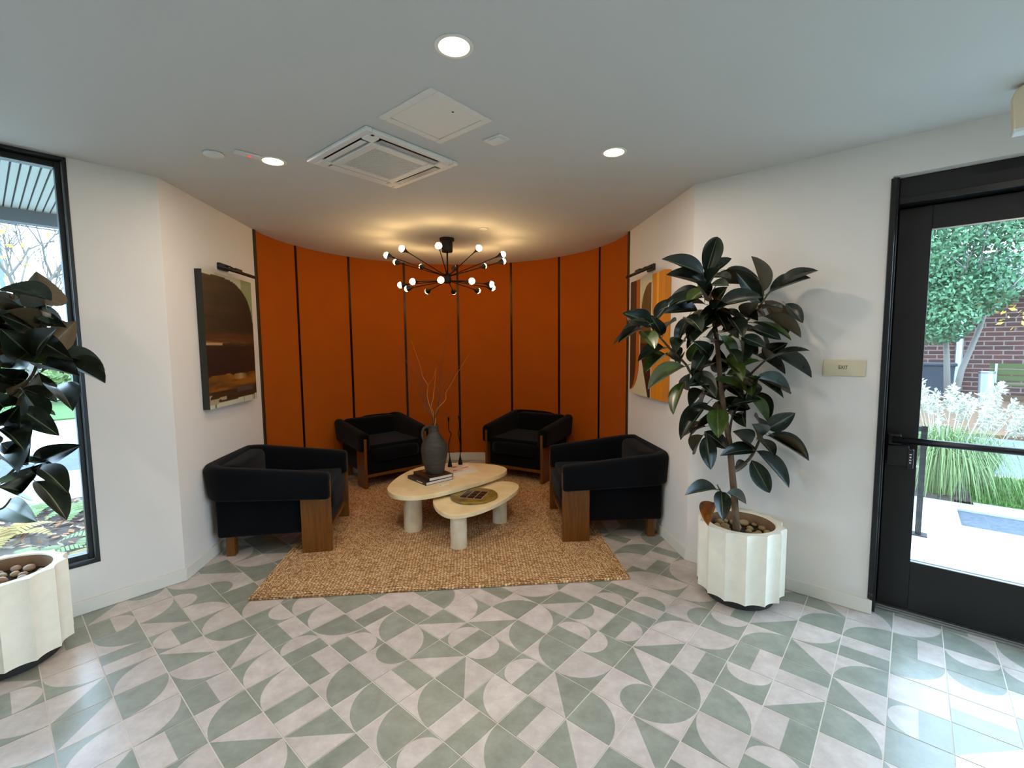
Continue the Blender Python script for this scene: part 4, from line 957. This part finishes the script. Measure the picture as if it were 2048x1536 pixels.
def painting(label, p, d, s0, s1, side, fn, edge, flip):
    # wall line p + d*s; inward normal = side
    t = thing('painting', label, 'painting', (p[0] + d[0] * (s0 + s1) / 2, p[1] + d[1] * (s0 + s1) / 2, 1.098), math.atan2(d[1], d[0])); w_ = s1 - s0; y = side * 0.05
    MB().box(-w_ / 2, w_ / 2, min(0.002 * side, y * 0.99), max(0.002 * side, y * 0.99), 0, 1.0).build('stretcher', M[edge], t)
    nx, ny = 96, 128; vs = []; fs = []; cols = []
    for j in range(ny + 1):
        for i in range(nx + 1):
            vs.append((-w_ / 2 + w_ * i / nx, y, j / ny))
            u_ = i / nx
            cols.append(lin(fn(1 - u_ if flip else u_, j / ny)))
    for j in range(ny):
        for i in range(nx):
            a = j * (nx + 1) + i; q = (a, a + 1, a + nx + 2, a + nx + 1); fs.append(q if side < 0 else q[::-1])
    o = MB().add(vs, fs).build('painted_face', M['canvas'], t)
    ca = o.data.color_attributes.new('Col', 'FLOAT_COLOR', 'POINT')
    ca.data.foreach_set('color', [x for c in cols for x in (*c, 1.0)])
    return t
dLu = dl.normalized(); dRu = dr.normalized()
painting('dark brown abstract painting with arched top above the left armchair', (LCX, LCY), dLu, 0.33, 1.08, -1, paint_left, 'cedge_dark', False)
painting('orange, cream and brown abstract painting partly hidden by the rubber plant', (RCX, RCY), dRu, 0.335, 1.085, 1, paint_right, 'cedge_orange', True)
def picture_light(label, p, d, side):
    t = thing('picture_light', label, 'picture light', (p[0] + d[0] * 0.71, p[1] + d[1] * 0.71, 2.1), math.atan2(d[1], d[0]), 'picture lights over the paintings')
    B_ = lambda nm, x0, x1, y0, y1, z0, z1, bv=0.003: MB().box(x0, x1, min(y0 * side, y1 * side), max(y0 * side, y1 * side), z0, z1).build(nm, M['black'], t, bevel=bv)
    B_('wall_plate', -0.07, 0.07, 0.001, 0.022, 0.045, 0.095)
    MB().tube([(0, side * 0.02, 0.075), (0, side * 0.06, 0.075), (0, side * 0.12, 0.04)], 0.006, 8).build('arm', M['black'], t, smooth=True)
    B_('swivel', -0.05, 0.05, 0.108, 0.132, 0.036, 0.056)
    MB().tube([(-0.28, side * 0.12, 0.032), (0.28, side * 0.12, 0.032)], 0.0125, 12).build('lamp_bar', M['black'], t, smooth=True)
picture_light('black picture light above the dark brown painting', (LCX, LCY), dLu, -1)
picture_light('black picture light above the orange and cream painting', (RCX, RCY), dRu, 1)

# ------------------------------------------------------------------ exit sign and ceiling-mounted housing
ex = thing('exit_sign', 'small beige wall sign reading EXIT beside the glass door', 'sign', (RCX + uR[0] * 0.862, RCY + uR[1] * 0.862, 1.348), AR)
MB().box(-0.099, 0.099, -0.008, -0.001, 0, 0.093).build('panel', M['sign'], ex, bevel=0.003)
fc = bpy.data.curves.new('exit_letters', 'FONT'); fc.body = 'EXIT'; fc.align_x = 'CENTER'; fc.align_y = 'CENTER'; fc.size = 0.03; fc.extrude = 0.0006
fo = bpy.data.objects.new('tmp', fc); COL.objects.link(fo)
me = bpy.data.meshes.new_from_object(fo.evaluated_get(bpy.context.evaluated_depsgraph_get())); bpy.data.objects.remove(fo)
me.materials.clear(); me.materials.append(M['ink'])
lo = bpy.data.objects.new('lettering', me); COL.objects.link(lo); lo.parent = ex; lo.location = (-0.004, -0.0085, 0.05); lo.rotation_euler = (PI / 2, 0, 0); lo.scale = (0.72, 1, 1)
hu = thing('emergency_light', 'cream rounded light housing at ceiling above the door, cut by the frame', 'emergency light', (RCX + uR[0] * 1.568 - nR[0] * 0.3, RCY + uR[1] * 1.568 - nR[1] * 0.3, 2.405), AR)
pts = []
for cx_, cz_, a0 in ((0.11, 0.145, 0), (-0.11, 0.145, 90), (-0.13, 0.02, 180), (0.13, 0.02, 270)):
    rr_ = 0.045 if a0 < 180 else 0.015
    pts += [(cx_ + rr_ * math.cos(math.radians(a0 + 15 * q)), cz_ + rr_ * math.sin(math.radians(a0 + 15 * q))) for q in range(7)]
b_ = MB().prism(pts, -0.03, 0.03); b_.v = [(x, z, y) for x, y, z in b_.v]
recalc(b_.build('housing', M['offwhite'], hu, bevel=0.006)); MB().box(-0.145, 0.145, -0.034, 0.034, 0.0, 0.018).build('lower_trim', M['white'], hu, bevel=0.004)
MB().box(-0.08, 0.08, -0.035, 0.035, 0.185, 0.1945).build('mount', M['white'], hu)

ou = thing('wall_outlet', 'small white wall outlet half hidden behind the left armchair', 'outlet', (LCX + dLu[0] * 0.5, LCY + dLu[1] * 0.5, 0.36), math.atan2(dLu[1], dLu[0]))
MB().box(-0.036, 0.036, -0.006, -0.0005, 0, 0.115).build('plate', M['white'], ou, bevel=0.002)
for z_ in (0.02, 0.065): MB().box(-0.016, 0.016, -0.008, -0.006, z_, z_ + 0.03).build('socket', M['greyp'], ou, bevel=0.001)
# ------------------------------------------------------------------ ceiling fittings
def downlight(label, x, y, lit=True):
    t = thing('downlight', label, 'downlight', (x, y, H), 0, 'round recessed downlights')
    MB().lathe([(0.056, -0.0005), (0.07, -0.0005), (0.07, -0.003), (0.06, -0.006), (0.055, -0.004)], 32, caps=False).build('trim_ring', M['downtrim'], t, smooth=True)
    MB().lathe([(0.0005, -0.003), (0.056, -0.003)], 32, caps=False).build('lens', M['downlens'], t)
    ld = bpy.data.lights.new('downlight_lamp', 'AREA'); ld.shape = 'DISK'; ld.size = 0.1; ld.energy = DOWN_W; ld.color = (1.0, 0.84, 0.68); ld.spread = math.radians(180)
    lo_ = bpy.data.objects.new('lamp', ld); COL.objects.link(lo_); lo_.parent = t; lo_.location = (0, 0, -0.012)
downlight('lit recessed downlight nearest to us at the top of the ceiling', -0.194, 1.728)
downlight('lit recessed downlight left of the air conditioner', -1.35, 2.724)
downlight('lit recessed downlight on the right of the ceiling', 0.575, 2.644)
downlight('added recessed fill downlight over the left planter, out of view above us', -1.9, 0.6)  # unseen lamp added to brighten the room
downlight('added recessed fill downlight before the door, out of view above us', 1.4, 0.6)  # extra lamp added out of view as interior fill light
downlight('added unseen recessed fill downlight behind us in the middle of the lobby', -0.2, -1.3)  # added lamp, never in view, balances the daylight
ac = thing('air_conditioner', 'white square ceiling cassette air conditioner with perforated grille', 'air conditioner', (-0.722, 2.724, H), AR)
b_ = MB()
for x0, x1, y0, y1 in ((-0.3, 0.3, -0.3, -0.262), (-0.3, 0.3, 0.262, 0.3), (-0.3, -0.262, -0.262, 0.262), (0.262, 0.3, -0.262, 0.262)): b_.box(x0, x1, y0, y1, -0.022, -0.001)
b_.build('frame', M['white'], ac, bevel=0.006)
MB().box(-0.262, 0.262, -0.262, 0.262, -0.008, -0.001).build('air_slots', M['slot'], ac)
for a in range(4):
    q = a * PI / 2
    f_ = MB().box(-0.185, 0.185, 0.222, 0.256, -0.026, -0.022).build('louvre', M['white'] if a in (1, 2) else M['greyp'], ac, bevel=0.003); f_.rotation_euler = (0, 0, q)
    f2 = MB().box(-0.185, 0.185, 0.214, 0.22, -0.02, -0.008).build('louvre_rail', M['greyp'], ac); f2.rotation_euler = (0, 0, q)
    c_ = MB().box(0.196, 0.263, 0.196, 0.263, -0.027, -0.008).build('corner_cover', M['white'], ac, bevel=0.008); c_.rotation_euler = (0, 0, q)
b_ = MB()
for x0, x1, y0, y1 in ((-0.207, 0.207, -0.207, -0.158), (-0.207, 0.207, 0.158, 0.207), (-0.207, -0.158, -0.158, 0.158), (0.158, 0.207, -0.158, 0.158)): b_.box(x0, x1, y0, y1, -0.03, -0.008)
b_.build('intake_frame', M['white'], ac, bevel=0.004)
MB().box(-0.158, 0.158, -0.158, 0.158, -0.012, -0.0085).build('filter', M['slot'], ac)
b_ = MB()
for k in range(25):
    p_ = -0.158 + 0.316 * k / 24; b_.box(p_ - 0.0019, p_ + 0.0019, -0.158, 0.158, -0.028, -0.024); b_.box(-0.158, 0.158, p_ - 0.0019, p_ + 0.0019, -0.0275, -0.0245)
g_ = b_.build('grille', M['white'], ac); g_['kind'] = 'stuff'
MB().box(0.262, 0.275, -0.25, -0.235, -0.0232, -0.0218).build('badge', M['ink'], ac)
ap = thing('access_panel', 'flat white square access panel in ceiling next to the air conditioner', 'access panel', (-0.343, 2.246, H), AR)
b_ = MB()
for x0, x1, y0, y1 in ((-0.187, 0.187, -0.187, -0.15), (-0.187, 0.187, 0.15, 0.187), (-0.187, -0.15, -0.15, 0.15), (0.15, 0.187, -0.15, 0.15)): b_.box(x0, x1, y0, y1, -0.006, -0.0005)
b_.build('frame', M['white'], ap, bevel=0.002)
MB().box(-0.1475, 0.1475, -0.1475, 0.1475, -0.004, -0.0005).build('hatch', M['white'], ap, bevel=0.0015)
MB().lathe([(0.0001, -0.0045), (0.006, -0.0045), (0.006, -0.004)], 12, (0.107, 0.008, 0), caps=False).build('key_hole', M['ink'], ap)
sp = thing('ceiling_sensor', 'small white rectangular sensor plate beside the ceiling access panel', 'sensor', (-0.068, 2.472, H), AR)
MB().box(-0.058, 0.058, -0.042, 0.042, -0.007, -0.0005).build('plate', M['white'], sp, bevel=0.003); MB().box(-0.034, 0.034, -0.03, 0.03, -0.016, -0.007).build('lens', M['white'], sp, bevel=0.006)
sd = thing('smoke_detector', 'flat round white disc on ceiling left of the red indicator plate', 'detector', (-1.618, 2.615, H))
MB().lathe([(0.05, -0.0005), (0.05, -0.008), (0.046, -0.013), (0.001, -0.014)], 32, caps=False).build('cover', M['white'], sd, smooth=True); MB().lathe([(0.052, -0.0005), (0.052, -0.003), (0.049, -0.003)], 32, caps=False).build('base_ring', M['greyp'], sd)
em_ = thing('indicator_plate', 'small white ceiling plate with a red light beside the left downlight', 'indicator', (-1.437, 2.618, H), math.radians(45))
MB().box(-0.065, 0.065, -0.024, 0.024, -0.012, -0.0005).build('plate', M['white'], em_, bevel=0.004); MB().lathe([(0.0005, -0.016), (0.008, -0.015), (0.009, -0.012)], 16, (0.012, 0, 0), caps=False).build('red_lamp', M['red'], em_)
sk = thing('sprinkler_cover', 'tiny round white sprinkler cover on ceiling behind the chandelier', 'sprinkler', (-0.246, 4.29, H))
MB().lathe([(0.04, -0.0005), (0.041, -0.004), (0.036, -0.008), (0.001, -0.009)], 28, caps=False).build('cover', M['white'], sk, smooth=True); MB().lathe([(0.043, -0.0005), (0.043, -0.002), (0.04, -0.002)], 28, caps=False).build('rim', M['greyp'], sk)

# ------------------------------------------------------------------ sputnik chandelier
ch = thing('chandelier', 'black sputnik chandelier with twenty lit round bulbs under the alcove ceiling', 'chandelier', (-0.63, 4.66, 0))
MB().lathe([(0.072, H - 0.0005), (0.072, H - 0.025), (0.056, H - 0.03), (0.054, H - 0.13), (0.05, H - 0.135), (0.001, H - 0.136)], 32, caps=False).build('ceiling_cup', M['black'], ch)
MB().tube([(0, 0, H - 0.13), (0, 0, 2.24)], 0.008, 10).build('stem', M['black'], ch, smooth=True)
MB().lathe([(0.001, 2.16), (0.028, 2.162), (0.034, 2.17), (0.034, 2.25), (0.028, 2.258), (0.001, 2.26)], 24, caps=False).build('hub', M['black'], ch)
sph = bmesh.new(); bmesh.ops.create_icosphere(sph, subdivisions=2, radius=0.03); bme = bpy.data.meshes.new('bulb'); sph.to_mesh(bme); sph.free()
bme.polygons.foreach_set('use_smooth', [True] * len(bme.polygons)); bme.materials.append(M['bulb'])
for ph, rad, zb, zh in ((18.5, 0.58, 2.405, 2.235), (18, 0.46, 2.13, 2.185)):
    for k in range(10):
        a = math.radians(ph + 36 * k); e = Vector((rad * math.cos(a), rad * math.sin(a), zb)); s0 = Vector((0.03 * math.cos(a), 0.03 * math.sin(a), zh)); d_ = (e - s0).normalized()
        ar = MB().tube([s0, e - d_ * 0.045], 0.0046, 8).build('arm', M['black'], ch, smooth=True)
        MB().tube([e - d_ * 0.075, e - d_ * 0.05, e - d_ * 0.03, e - d_ * 0.012, e - d_ * 0.004], [0.007, 0.011, 0.022, 0.0295, 0.031], 16).build('socket', M['black'], ar, smooth=True)
        bo = bpy.data.objects.new('bulb', bme); COL.objects.link(bo); bo.parent = ar; bo.location = e
# ------------------------------------------------------------------ outdoors
def lw(s, d): return (LCX + vL[0] * s + nL[0] * d, LCY + vL[1] * s + nL[1] * d)
GZ = -0.12
def strip(name, f, s0, s1, d0, d1, m, z=GZ, th=0.1):
    o = recalc(MB().prism([f(s0, d0), f(s1, d0), f(s1, d1), f(s0, d1)], z - th, z).build(name, M[m])); return struct(o)
struct(MB().box(-70, 70, -30, 80, -0.4, -0.25).build('ground', M['grass']))
# right side, outwards from the door
strip('pavement_landing', rw, -2, 9, 0.23, 2.42, 'concrete', -0.1, 0.12)
strip('pavement_path', rw, -2, 1.58, 2.42, 3.25, 'concrete', -0.11, 0.12)
strip('planting_bed', rw, 1.58, 9, 2.42, 3.02, 'gravel', -0.13)
strip('pavement_walk', rw, 1.58, 9, 3.02, 3.35, 'concrete', -0.11, 0.12)
strip('planting_bed', rw, -2, 1.72, 3.25, 4.75, 'mulch', -0.11)
strip('lawn', rw, 1.72, 9, 3.35, 4.75, 'grass', -0.11)
strip('kerb', rw, -2, 9, 4.75, 4.95, 'concrete', -0.12)
strip('street', rw, -3, 12, 4.95, 8.3, 'asphalt', -0.16)
strip('planting_bed', rw, -3, 12, 8.3, 17, 'orangemulch', -0.1)
# left side, outwards from the window
strip('planting_bed', lw, -5, 12, 0.26, 3.35, 'mulch', -0.1)
strip('sidewalk', lw, -5, 12, 3.35, 5.0, 'concrete', -0.11)
strip('verge', lw, -5, 12, 5.0, 6.9, 'gravel', -0.12)
strip('street', lw, -5, 12, 6.9, 11.6, 'concrete', -0.14)
strip('lawn', lw, -7, 12, 11.6, 26, 'grass', -0.1)
# canopy soffit outside the left window
cp_ = thing('canopy', 'pale slatted canopy soffit seen outside above the left window', 'canopy', (LCX, LCY, 2.75), AL)
MB().box(-0.6, 4.4, -2.3, -0.25, 0.02, 0.2).build('deck', M['soffitdark'], cp_)
for k in range(54):
    x = -0.4 + 0.047 * k; MB().box(x, x + 0.036, -2.28, -0.25, 0, 0.025).build('slat', M['soffit'], cp_)
MB().box(-0.6, 4.4, -2.4, -2.28, -0.11, 0.22).build('fascia', M['fascia'], cp_)
rx = random.Random(21)
def rnd_unit(r):
    while True:
        v = Vector((r.uniform(-1, 1), r.uniform(-1, 1), r.uniform(-1, 1)))
        if 0.05 < v.length < 1: return v.normalized()
def leafcloud(centers, n, size, r, flat=0.6):
    b = MB()
    for _ in range(n):
        c, rad = r.choice(centers); p = Vector(c) + rnd_unit(r) * rad * (r.random() ** 0.4); p.z = c[2] + (p.z - c[2]) * flat
        a = rnd_unit(r); q = a.cross(rnd_unit(r)).normalized(); s_ = size * r.uniform(0.6, 1.3)
        b.add([p - a * s_, p + q * s_ * 0.5, p + a * s_, p - q * s_ * 0.5], [(0, 1, 2, 3)])
    return b
def branchy(b, p, d, ln, rad, depth, r):
    e = p + d * ln; b.tube([p, (p + e) / 2 + rnd_unit(r) * ln * 0.05, e], [rad, rad * 0.8, rad * 0.65], 5, caps=False)
    if depth == 0: return
    for _ in range(3 if depth > 2 else 2):
        nd = (d + rnd_unit(r) * 0.7 + Vector((0, 0, 0.1))).normalized(); branchy(b, e - d * ln * r.uniform(0, 0.3), nd, ln * r.uniform(0.6, 0.82), rad * 0.6, depth - 1, r)
# right: leafy tree, brick building, bin, bench, can, post
bx, by = rw(2.0, 13.0)
t = thing('tree', 'green leafy tree on two pale trunks in front of the brick building', 'tree', (bx, by, -0.1))
MB().tube([(0, 0, 0), (-0.1, 0, 1.2), (-0.15, 0.1, 2.4), (-0.5, 0.2, 3.6)], [0.075, 0.065, 0.055, 0.04], 8).build('trunk', M['greytrunk'], t, smooth=True)
MB().tube([(0.15, 0, 0), (0.3, 0, 0.9), (0.7, 0, 2.0), (1.1, 0.1, 3.4)], [0.075, 0.065, 0.055, 0.04], 8).build('trunk', M['greytrunk'], t, smooth=True)
bb = MB()
for k in range(9): branchy(bb, Vector((rx.uniform(-0.4, 0.9), 0, rx.uniform(2.0, 3.2))), Vector((rx.uniform(-1, 1), rx.uniform(-0.6, 0.6), 0.5)).normalized(), 1.0, 0.04, 2, rx)
bb.build('boughs', M['greytrunk'], t)['kind'] = 'stuff'
cen = [((-0.9, 0, 3.0), 1.2), ((-0.2, 0.2, 3.9), 1.5), ((0.9, 0, 4.2), 1.4), ((-1.2, 0, 4.4), 1.4), ((0.2, 0, 5.4), 1.8), ((1.8, 0.3, 5.2), 1.3), ((-1.5, 0.3, 5.9), 1.5), ((-0.7, -0.3, 2.2), 0.8), ((0.1, -0.3, 2.9), 0.9), ((3.0, 0.2, 5.2), 1.2)]
leafcloud(cen, 30000, 0.06, rx, 0.8).build('crown', M['canopy_leaf'], t)['kind'] = 'stuff'
leafcloud([((0.4, -0.5, 2.4), 0.9), ((1.2, -0.5, 2.2), 0.8)], 50, 0.07, rx, 0.4).build('yellow_leaves', M['yleaf'], t)['kind'] = 'stuff'
bx, by = rw(0, 17)
bu = thing('brick_building', 'low red brick building across the street seen through the door', 'building', (bx, by, -0.15), AR)
MB().box(-6, 14, 0, 6, 0, 3.2).build('wall', M['brick'], bu)
recalc(MB().add([(-6.5, -0.7, 3.15), (14.5, -0.7, 3.15), (14.5, 7, 3.15), (-6.5, 7, 3.15), (-6.5, 3, 4.6), (14.5, 3, 4.6)], [(0, 1, 5, 4), (2, 3, 4, 5), (0, 4, 3), (1, 2, 5), (0, 3, 2, 1)]).build('roof', M['roof'], bu))
MB().box(6.9, 8.1, -0.05, 0, 0.9, 2.1).build('window', M['soffitdark'], bu)
MB().tube([(2.4, -0.06, 0), (2.4, -0.06, 3.2)], 0.09, 8).build('downpipe', M['steel'], bu)
bx, by = rw(1.72, 14.6)
bn = thing('wheelie_bin', 'dark blue grey wheeled bin by the brick wall outside', 'bin', (bx, by, -0.1), AR)
recalc(MB().add([(-0.38, -0.3, 0.1), (0.38, -0.3, 0.1), (0.38, 0.3, 0.1), (-0.38, 0.3, 0.1), (-0.46, -0.36, 0.95), (0.46, -0.36, 0.95), (0.46, 0.36, 0.95), (-0.46, 0.36, 0.95)], [(0, 3, 2, 1), (4, 5, 6, 7), (0, 1, 5, 4), (1, 2, 6, 5), (2, 3, 7, 6), (3, 0, 4, 7)]).build('body', M['bin'], bn))
MB().box(-0.5, 0.5, -0.4, 0.42, 0.95, 1.03).build('lid', M['bin'], bn, bevel=0.02); MB().box(-0.5, -0.44, 0.3, 0.4, 0.0, 0.2).build('wheel', M['black'], bn)
bx, by = rw(2.8, 14.4)
cn = thing('litter_bin', 'grey metal cylindrical litter bin beside the mossy bench outside', 'litter bin', (bx, by, -0.1))
MB().lathe([(0.13, 0), (0.14, 0.02), (0.16, 0.8), (0.14, 0.8)], 20).build('drum', M['steel'], cn); MB().lathe([(0.165, 0.77), (0.168, 0.82), (0.15, 0.83)], 20, caps=False).build('rim', M['alu'], cn)
bx, by = rw(3.75, 15.2)
be = thing('bench', 'mossy green wooden bench against the brick building outside', 'bench', (bx, by, -0.1), AR)
for k in range(3): MB().box(-0.8, 0.8, -0.25 + 0.17 * k, -0.11 + 0.17 * k, 0.42, 0.46).build('seat_slat', M['benchw'], be)
for k in range(3): MB().box(-0.8, 0.8, 0.27, 0.31, 0.52 + 0.17 * k, 0.66 + 0.17 * k).build('back_slat', M['benchw'], be)
for sx in (-0.7, 0.66):
    MB().box(sx, sx + 0.05, -0.22, -0.17, 0, 0.42).build('leg', M['steel'], be); MB().box(sx, sx + 0.05, 0.24, 0.29, 0, 1.0).build('leg', M['steel'], be)
# railing by the landing
bx, by = rw(1.275, 1.92)
ra = thing('railing', 'dark metal handrail post on the concrete landing outside the door', 'railing', (bx, by, -0.1), AR)
MB().box(-0.02, 0.02, -0.02, 0.02, 0.008, 0.93).build('post', M['black'], ra); MB().box(-0.06, 0.06, -0.05, 0.05, 0, 0.01).build('foot_plate', M['black'], ra)
MB().box(-1.5, 0.02, -0.02, 0.02, 0.89, 0.93).build('handrail', M['black'], ra); MB().box(-1.5, -1.46, -0.02, 0.02, 0.0, 0.89).build('post', M['black'], ra)
# ornamental grasses
def plume_grass(label, p, hgt, spread, nb, npl, seed):
    t = thing('ornamental_grass', label, 'grass', (p[0], p[1], -0.11), 0, 'white plumed grasses outside the door'); r = random.Random(seed); b = MB()
    for _ in range(nb):
        a = r.uniform(0, 2 * PI); ln = hgt * r.uniform(0.6, 1.0); out = spread * r.uniform(0.3, 1.1); base = Vector((0.14 * math.cos(a) * r.random(), 0.14 * math.sin(a) * r.random(), 0)); w_ = 0.006
        pr2 = [base, base + Vector((out * 0.25 * math.cos(a), out * 0.25 * math.sin(a), ln * 0.6)), base + Vector((out * 0.65 * math.cos(a), out * 0.65 * math.sin(a), ln * 0.75)), base + Vector((out * math.cos(a), out * math.sin(a), ln * 0.45 * r.random()))]
        sd_ = Vector((-math.sin(a), math.cos(a), 0)); vs = []
        for i, q in enumerate(catmull(pr2, 2, False)): ww = w_ * (1 - i / 7); vs += [q - sd_ * ww, q + sd_ * ww]
        b.add(vs, [(2 * i, 2 * i + 1, 2 * i + 3, 2 * i + 2) for i in range(len(vs) // 2 - 1)])
    b.build('blades', M['gblade'], t)['kind'] = 'stuff'
    for _ in range(npl):
        a = r.uniform(0, 2 * PI); rr_ = spread * math.sqrt(r.random()) * 0.8; tp = Vector((rr_ * math.cos(a), rr_ * math.sin(a), hgt * r.uniform(0.85, 1.2))); b = MB()
        b.tube([(0.2 * tp.x, 0.2 * tp.y, 0.2), (0.7 * tp.x, 0.7 * tp.y, tp.z * 0.7), tp], 0.003, 4)
        dr_ = Vector((tp.x, tp.y, 0.0)); dr_ = dr_.normalized() if dr_.length > 0.01 else Vector((1, 0, 0))
        for k in range(64):
            q = tp + dr_ * 0.07 * (k / 64) + Vector((0, 0, 0.2 * (k / 64) - 0.08)); s_ = 0.05 * math.sin(PI * (k + 4) / 72); dd = (rnd_unit(r) + dr_ * 0.5).normalized(); sd_ = dd.cross(rnd_unit(r)).normalized()
            b.add([q, q + dd * s_ + sd_ * 0.008, q + dd * s_ * 1.7, q + dd * s_ - sd_ * 0.008], [(0, 1, 2, 3)])
        b.build('plume', M['plume'], t)
plume_grass('clump of white plumed grass nearest the railing outside the door', rw(1.48, 3.6), 0.95, 0.6, 700, 34, 1)
plume_grass('clump of white plumed grass further along the walk outside', rw(1.8, 4.15), 0.75, 0.45, 200, 16, 2)
plume_grass('clump of white plumed grass at the street kerb outside', rw(0.9, 4.6), 1.0, 0.5, 220, 14, 3)
lb = MB(); rl = random.Random(8)
for _ in range(5200):
    s_, d_ = rl.uniform(1.73, 3.4), rl.uniform(3.36, 4.74); p = Vector((*rw(s_, d_), -0.11)); a = rl.uniform(0, 2 * PI); v = Vector((math.cos(a), math.sin(a), 0)) * 0.007; h_ = Vector((rl.uniform(-0.02, 0.02), rl.uniform(-0.02, 0.02), rl.uniform(0.03, 0.08)))
    lb.add([p - v, p + v, p + h_], [(0, 1, 2)])
tag(lb.build('lawn_grass', M['blade']), 'bright green lawn grass beside the concrete walk outside', 'grass', kind='stuff')
# left: bed of ferns and fallen leaves, bare tree, shrubs, buildings, wire
def fern(label, p, sz, m, seed):
    t = thing('fern', label, 'fern', (p[0], p[1], -0.1), 0, 'ferns in the bed outside the window'); r = random.Random(seed)
    for k in range(7):
        a = 2 * PI * k / 7 + r.uniform(-0.3, 0.3); d_ = Vector((math.cos(a), math.sin(a), 0)); sd_ = Vector((-d_.y, d_.x, 0)); b = MB(); L_ = sz * r.uniform(0.8, 1.15)
        P = lambda q: d_ * L_ * q + Vector((0, 0, sz * (0.9 * q - 0.75 * q * q)))
        for i in range(12):
            q = 0.1 + 0.9 * i / 12; w_ = sz * 0.2 * math.sin(PI * (0.15 + 0.85 * q)) + 0.006
            for sg in (-1, 1): b.add([P(q), P(q + 0.06), P(q + 0.05) + sd_ * sg * w_, P(q) + sd_ * sg * w_ * 0.8], [(0, 1, 2, 3)])
        b.build('frond', m, t)
for k, (s_, d_, sz) in enumerate(((0.35, 0.95, 0.36), (0.65, 1.35, 0.33), (0.15, 1.6, 0.35), (0.75, 2.2, 0.36), (0.25, 2.6, 0.34), (1.0, 0.8, 0.34), (1.2, 1.7, 0.36), (-0.15, 2.2, 0.3), (0.5, 3.0, 0.28), (1.3, 2.8, 0.34))):
    fern('low fern in the leaf-strewn bed outside the left window', lw(s_, d_), sz, M['fern'] if k % 3 else M['ferny'], 30 + k)
for m_, nm, lab in (('litter', 'fallen_leaves', 'orange fallen leaves strewn over the bed outside the left window'), ('litter2', 'pale_litter', 'pale dry leaf litter strewn over the bed outside the left window')):
    b = MB()
    for _ in range(900):
        p = Vector((*lw(rx.uniform(-1.2, 2.6), rx.uniform(0.3, 3.3)), -0.1 + rx.uniform(0.0, 0.03))); a = rnd_unit(rx); a.z *= 0.3; a.normalize(); q = Vector((-a.y, a.x, rx.uniform(-0.3, 0.3))); s_ = rx.uniform(0.02, 0.05)
        b.add([p - a * s_, p + q * s_ * 0.5, p + a * s_, p - q * s_ * 0.5], [(0, 1, 2, 3)])
    tag(b.build(nm, M[m_]), lab, 'leaf litter', kind='stuff')
bx, by = lw(0.0, 12.6)
t = thing('bare_tree', 'bare thin-branched autumn tree beyond the street outside the window', 'tree', (bx, by, -0.1))
MB().tube([(0, 0, 0), (0.05, 0, 1.4), (0, 0.05, 2.6)], [0.13, 0.1, 0.08], 8).build('trunk', M['greytrunk'], t, smooth=True)
bb = MB()
for k in range(6): branchy(bb, Vector((0, 0, 1.9 + 0.14 * k)), Vector((math.cos(k * 1.3), math.sin(k * 1.3), 1.3)).normalized(), 1.1, 0.05, 5, rx)
bb.build('boughs', M['greytrunk'], t)['kind'] = 'stuff'
leafcloud([((0, 0, 3.8), 2.0)], 160, 0.07, rx, 0.8).build('last_leaves', M['yleaf'], t)['kind'] = 'stuff'
for k, (s_, d_, h_) in enumerate(((-1.2, 16, 1.3), (0.8, 18, 1.6), (-0.2, 21, 1.8))):
    bx, by = lw(s_, d_); t = thing('shrub', ['yellow green shrub nearest the far side of the street outside', 'wide yellow green shrub on the left across the street outside', 'tallest yellow green shrub at the back of the lawn outside'][k], 'shrub', (bx, by, -0.1), 0, 'shrubs across the street')
    MB().tube([(0, 0, 0), (0, 0, h_ * 0.5)], 0.05, 6).build('stem', M['greytrunk'], t); leafcloud([((0, 0, h_ * 0.55), h_ * 0.6), ((h_ * 0.5, 0, h_ * 0.4), h_ * 0.5), ((-h_ * 0.5, 0, h_ * 0.4), h_ * 0.5)], 900, 0.1, rx, 0.8).build('foliage', M['shrub'], t)['kind'] = 'stuff'
bx, by = lw(-0.95, 24)
hb = thing('white_building', 'white building with grey sided upper floor far left outside the window', 'building', (bx, by, -0.1), AL)
MB().box(0.9, 12, -8, 0, 0, 4.2).build('lower_wall', M['whitewall'], hb); MB().box(1.0, 12, -8, -0.02, 4.2, 9.5).build('upper_wall', M['siding'], hb)
for k in range(14): MB().box(0.96, 12, -0.02, 0.03, 4.3 + 0.37 * k, 4.36 + 0.37 * k).build('siding_board', M['siding'], hb)
for k in range(3): MB().box(1.6 + 2.2 * k, 2.6 + 2.2 * k, -0.03, 0.04, 1.2, 3.4).build('window', M['fascia'], hb)
MB().box(0.88, 1.02, -0.05, 0.09, 0, 9.5).build('corner_post', M['fascia'], hb)
a_, b2 = Vector((*lw(6, 10), 4.2)), Vector((*lw(-7, 10), 4.1))
wo = MB().tube([a_, (a_ + b2) / 2 - Vector((0, 0, 0.15)), b2], 0.014, 6).build('utility_wire', M['wire']); tag(wo, 'single dark utility wire crossing the sky outside the left window', 'wire')
